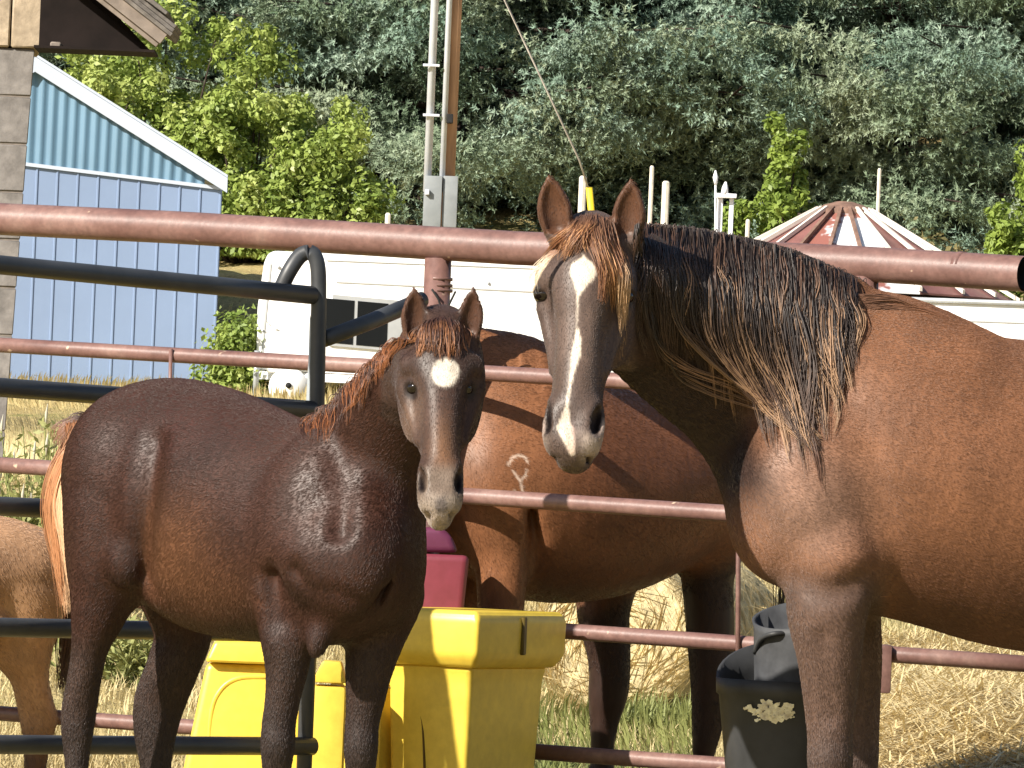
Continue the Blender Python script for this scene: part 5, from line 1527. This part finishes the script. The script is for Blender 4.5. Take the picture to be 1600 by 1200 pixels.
for c_, e_, a_ in HF.eyes: eye_part(foal, c_, e_, a_, M_eye)
spec = []
for i in range(70):
    a = r_.uniform(0, 1); x0 = 485 + 145 * a + r_.normal(0, 2); y0 = np.interp(x0, [485, 520, 560, 600, 630], [655, 632, 590, 550, 525]) + r_.uniform(0, 10)
    ln = 18 + 44 * math.sin(math.pi * min(1, a * .95 + .05))
    spec.append(dict(path=[(x0 + 6, y0 - 2), (x0 - 3, y0 - 3), (x0 - 10 + r_.normal(0, 3), y0 + ln * .35), (x0 - 13 + r_.normal(0, 5), y0 + ln * r_.uniform(.7, 1.1))], d=np.interp(x0, [485, 560, 630], [11.90, 11.78, 11.64]), n=26, spread=3.8, w=.0008, c0=(.05, .02, .012), c1=(.26, .095, .035) if r_.uniform() < .5 else (.07, .03, .018), t0=.1, t1=.7, wave=.8, lwave=1.5))
pa, wa, ca = locks(F, spec, 12, .006, True, 31); hair_mesh('mane', pa, wa, ca, foal, M_hair)
spec = []
for i in range(42):
    a = r_.uniform(-1, 1); x0 = 690 + a * 30; y0 = 500 + abs(a) * 14 + r_.uniform(-8, 6)
    x1 = 690 + a * 48 + r_.normal(0, 5); y1 = 556 - 8 * abs(a) + r_.uniform(-18, 12)
    spec.append(dict(path=[(x0, y0), ((x0 + x1) / 2, y0 + 10), ((x0 + 2 * x1) / 3, (y0 + y1) / 2 + 6), (x1, y1)], d=11.4, n=20, spread=3.6, w=.0009, c0=(.05, .022, .015), c1=(.30, .125, .05) if r_.uniform() < .5 else (.09, .04, .025), t0=.1, t1=.7, lift=.02, wave=2))
pa, wa, ca = locks(F, spec, 12, .006, True, 32); hair_mesh('forelock', pa, wa, ca, foal, M_hair)
spec = []
for i in range(44):
    a = r_.uniform(0, 1)
    x0 = 128 + r_.normal(0, 6); y0 = 672 + r_.uniform(-16, 16)
    xm = 84 + 18 * a + r_.normal(0, 3); x1 = 100 + 14 * a + r_.normal(0, 3)
    c1 = (.60, .38, .22) if a > .3 else (.36, .16, .07)
    spec.append(dict(path=[(x0, y0), (xm + 14, 722 + 12 * a), (xm - 2, 790), (xm + 6, 870), (x1, 925 + r_.uniform(0, 42))], d=12.36 + .10 * r_.uniform(), n=45, spread=6.5, w=.0012, c0=(.22, .09, .04), c1=c1, t0=.02, t1=.3, wave=4, pinch=.8))
for i in range(10):
    spec.append(dict(path=[(150 + r_.normal(0, 8), 655), (120, 655 + r_.normal(0, 6)), (100 + r_.normal(0, 6), 668), (84 + r_.normal(0, 6), 700)], d=12.38, n=6, spread=4, w=.0012, c0=(.05, .03, .025), c1=(.18, .08, .045), wave=4))
pa, wa, ca = locks(F, spec, 16, 0, False, 33); hair_mesh('tail', pa, wa, ca, foal, M_hair)

# ================= the chestnut horse behind the fence
h3_lo = np.array([P(470, 600, 13.85)[0], 13.50, -.90]); h3_hi = np.array([P(1310, 600, 15.25)[0], 15.45, P(760, 495, 14.25)[2]])
F = new_field(h3_lo, h3_hi, .0115, [(0, P(788, 740, 14.2)[0], P(830, 740, 14.2)[0], .0042), (2, P(810, 778, 14.2)[2], P(810, 706, 14.2)[2], .0042)])
ax3 = nrm(np.array([P(770, 700, 14.20)[0] - P(1180, 700, 14.90)[0], 14.20 - 14.90, 0])); lat3 = nrm(np.cross(ax3, (0, 0, 1)))
pxloft(F, [(765, 715, 14.23, 150, 110), (800, 720, 14.25, 190, 145), (850, 752, 14.32, 188, 165), (930, 765, 14.45, 170, 172), (1010, 748, 14.58, 152, 165), (1090, 728, 14.73, 140, 155), (1160, 725, 14.85, 125, 130)], lat3, .05)
pxloft(F, [(742, 600, 14.20, 86, 50), (790, 610, 14.25, 78, 62), (850, 650, 14.32, 66, 80)], lat3, .09)
pxell(F, 770, 760, 14.11, 62, 110, 70, .06)
pxell(F, 745, 790, 14.17, 48, 75, 80, .06)
lower_leg(F, [(785, 820, 14.09, 56, 50), (786, 890, 14.09, 44, 40), (782, 950, 14.09, 36, 34), (778, 1020, 14.09, 30, 30), (776, 1060, 14.09, 29, 30), (774, 1100, 14.10, 22, 24), (772, 1170, 14.10, 17, 17)], 1.0, .03, ax3)
lower_leg(F, [(735, 810, 14.37, 40, 48), (728, 880, 14.38, 38, 38), (722, 950, 14.38, 33, 33), (716, 1020, 14.38, 28, 28), (714, 1060, 14.38, 28, 29), (712, 1100, 14.38, 21, 22), (712, 1170, 14.38, 16, 16)], 1.0, .03, ax3)
pxell(F, 1110, 770, 14.63, 80, 120, 60, .07)
lower_leg(F, [(1110, 820, 14.65, 62, 60), (1106, 900, 14.65, 42, 46), (1110, 980, 14.65, 38, 38), (1112, 1050, 14.65, 34, 34), (1108, 1110, 14.65, 27, 27), (1100, 1170, 14.65, 19, 19)], 1.0, .03, ax3)
lower_leg(F, [(960, 870, 14.87, 50, 50), (943, 950, 14.87, 42, 42), (952, 1030, 14.87, 33, 34), (950, 1085, 14.87, 31, 30), (944, 1130, 14.87, 22, 22), (940, 1190, 14.87, 17, 17)], 1.0, .03, ax3)
pxloft(F, [(770, 650, 14.23, 120, 85), (700, 690, 14.17, 95, 72), (640, 750, 14.07, 75, 60), (600, 810, 14.00, 62, 52)], (0, 1, 0), .06)
H3 = HeadFrame(P(612, 790, 14.00), P(570, 960, 14.43), (-.75, .5, -.3))
build_head(F, H3, 1.0, [])
pxloft(F, [(830, 800, 14.05, 7, 16), (838, 870, 14.05, 8, 18), (840, 930, 14.07, 9, 18)], (0, 1, 0), .04, 'sub')
def h3_colour(V):
    px, py, d = proj(V); nz = vnoise(V, 6, 8); nf = vnoise(V, 20, 9)
    c = np.tile(np.array([.205, .088, .040]), (len(V), 1))
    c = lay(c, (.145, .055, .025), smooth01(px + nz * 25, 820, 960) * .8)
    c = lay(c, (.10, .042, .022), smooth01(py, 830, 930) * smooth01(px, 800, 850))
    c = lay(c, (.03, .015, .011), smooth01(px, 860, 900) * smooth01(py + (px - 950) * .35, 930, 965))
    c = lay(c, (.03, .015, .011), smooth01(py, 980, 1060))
    br = polyline_dist(px, py, [(794, 727, 2), (800, 715, 2.4), (810, 711, 2.4), (820, 714, 2.4), (824, 722, 2.0)])
    br = np.minimum(br, polyline_dist(px, py, [(801, 735, 1.8), (807, 744, 2.2), (813, 752, 2.4), (817, 772, 2.2)]))
    br = np.minimum(br, polyline_dist(px, py, [(813, 752, 2.2), (821, 742, 2.2), (823, 733, 1.8)]))
    br = np.minimum(br, np.hypot(px - 804, py - 768) - 3)
    c = lay(c, (.60, .47, .38), np.clip(.3 - br / 1.6, 0, 1) * (d < 14.30) * .85)
    return c * (1 + .10 * nf[:, None])
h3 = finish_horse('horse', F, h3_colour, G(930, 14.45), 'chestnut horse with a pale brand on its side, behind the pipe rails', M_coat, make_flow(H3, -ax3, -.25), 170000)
spec = [dict(path=[(760 - 150 * a, 520 + 190 * a), (745 - 150 * a, 560 + 190 * a), (740 - 150 * a, 620 + 190 * a)], d=14.05, n=8, spread=5, w=.002, c0=dark, c1=(.06, .03, .02), lift=.02) for a in np.linspace(.25, 1, 30)]
pa, wa, ca = locks(F, spec, 12, .01, True, 41); hair_mesh('mane', pa, wa, ca, h3, M_hair)
spec = [dict(path=[(1215 + r_.normal(0, 6), 660), (1245 + r_.normal(0, 8), 740), (1245 + r_.normal(0, 10), 900), (1240 + r_.normal(0, 14), 1120)], d=14.97 + r_.normal(0, .03), n=8, spread=8, w=.0025, c0=dark, c1=(.04, .025, .02), wave=5) for i in range(22)]
pa, wa, ca = locks(F, spec, 14, 0, False, 42); hair_mesh('tail', pa, wa, ca, h3, M_hair)

# ================= the pale brown foal at the left edge (turned the other way, only its quarters in view)
V4, Q4 = F_foal_V
V4 = V4.copy(); x4 = P(105, 900, 12.4)[0]
base4 = G(-210, 14.6)
bx = P(108, 900, 14.55)[0]
V4[:, 0] = bx - (V4[:, 0] - x4) * 1.3; V4[:, 1] = 14.5 + (V4[:, 1] - 12.35) * 1.15
V4[:, 2] = float(gz(14.5)) + (V4[:, 2] + .886) * .70
me4 = mesh_from('body', V4, Q4[:, ::-1].copy(), True)
nf4 = vnoise(V4, 18, 12)
c4 = np.tile(np.array([.33, .195, .11]), (len(V4), 1)) * (1 + .15 * nf4[:, None])
c4 = lay(c4, (.08, .04, .028), smooth01(-(V4[:, 2] - float(gz(14.5))), -.35, -.15))
set_color(me4, c4)
h4 = empty('foal', base4, 'light tan young horse cut off by the left edge, behind the black panel', 'foal')
part('body', me4, M_coat, h4)
fur(h4, V4, Q4[:, ::-1].copy(), c4, lambda p: (np.tile(np.array([.5, 0, -.8]), (len(p), 1)), np.ones(len(p))), 50000, .014, .00055, 78)
spec = [dict(path=[(104 + r_.normal(0, 3), 868), (112 + r_.normal(0, 4), 920), (104 + r_.normal(0, 5), 1000), (98 + r_.normal(0, 6), 1090)], d=14.62 + r_.normal(0, .02), n=9, spread=5, w=.002, c0=(.05, .025, .018), c1=(.09, .045, .03), wave=4) for i in range(14)]
pa, wa, ca = locks(F, spec, 14, 0, False, 43); hair_mesh('tail', pa, wa, ca, h4, M_hair)
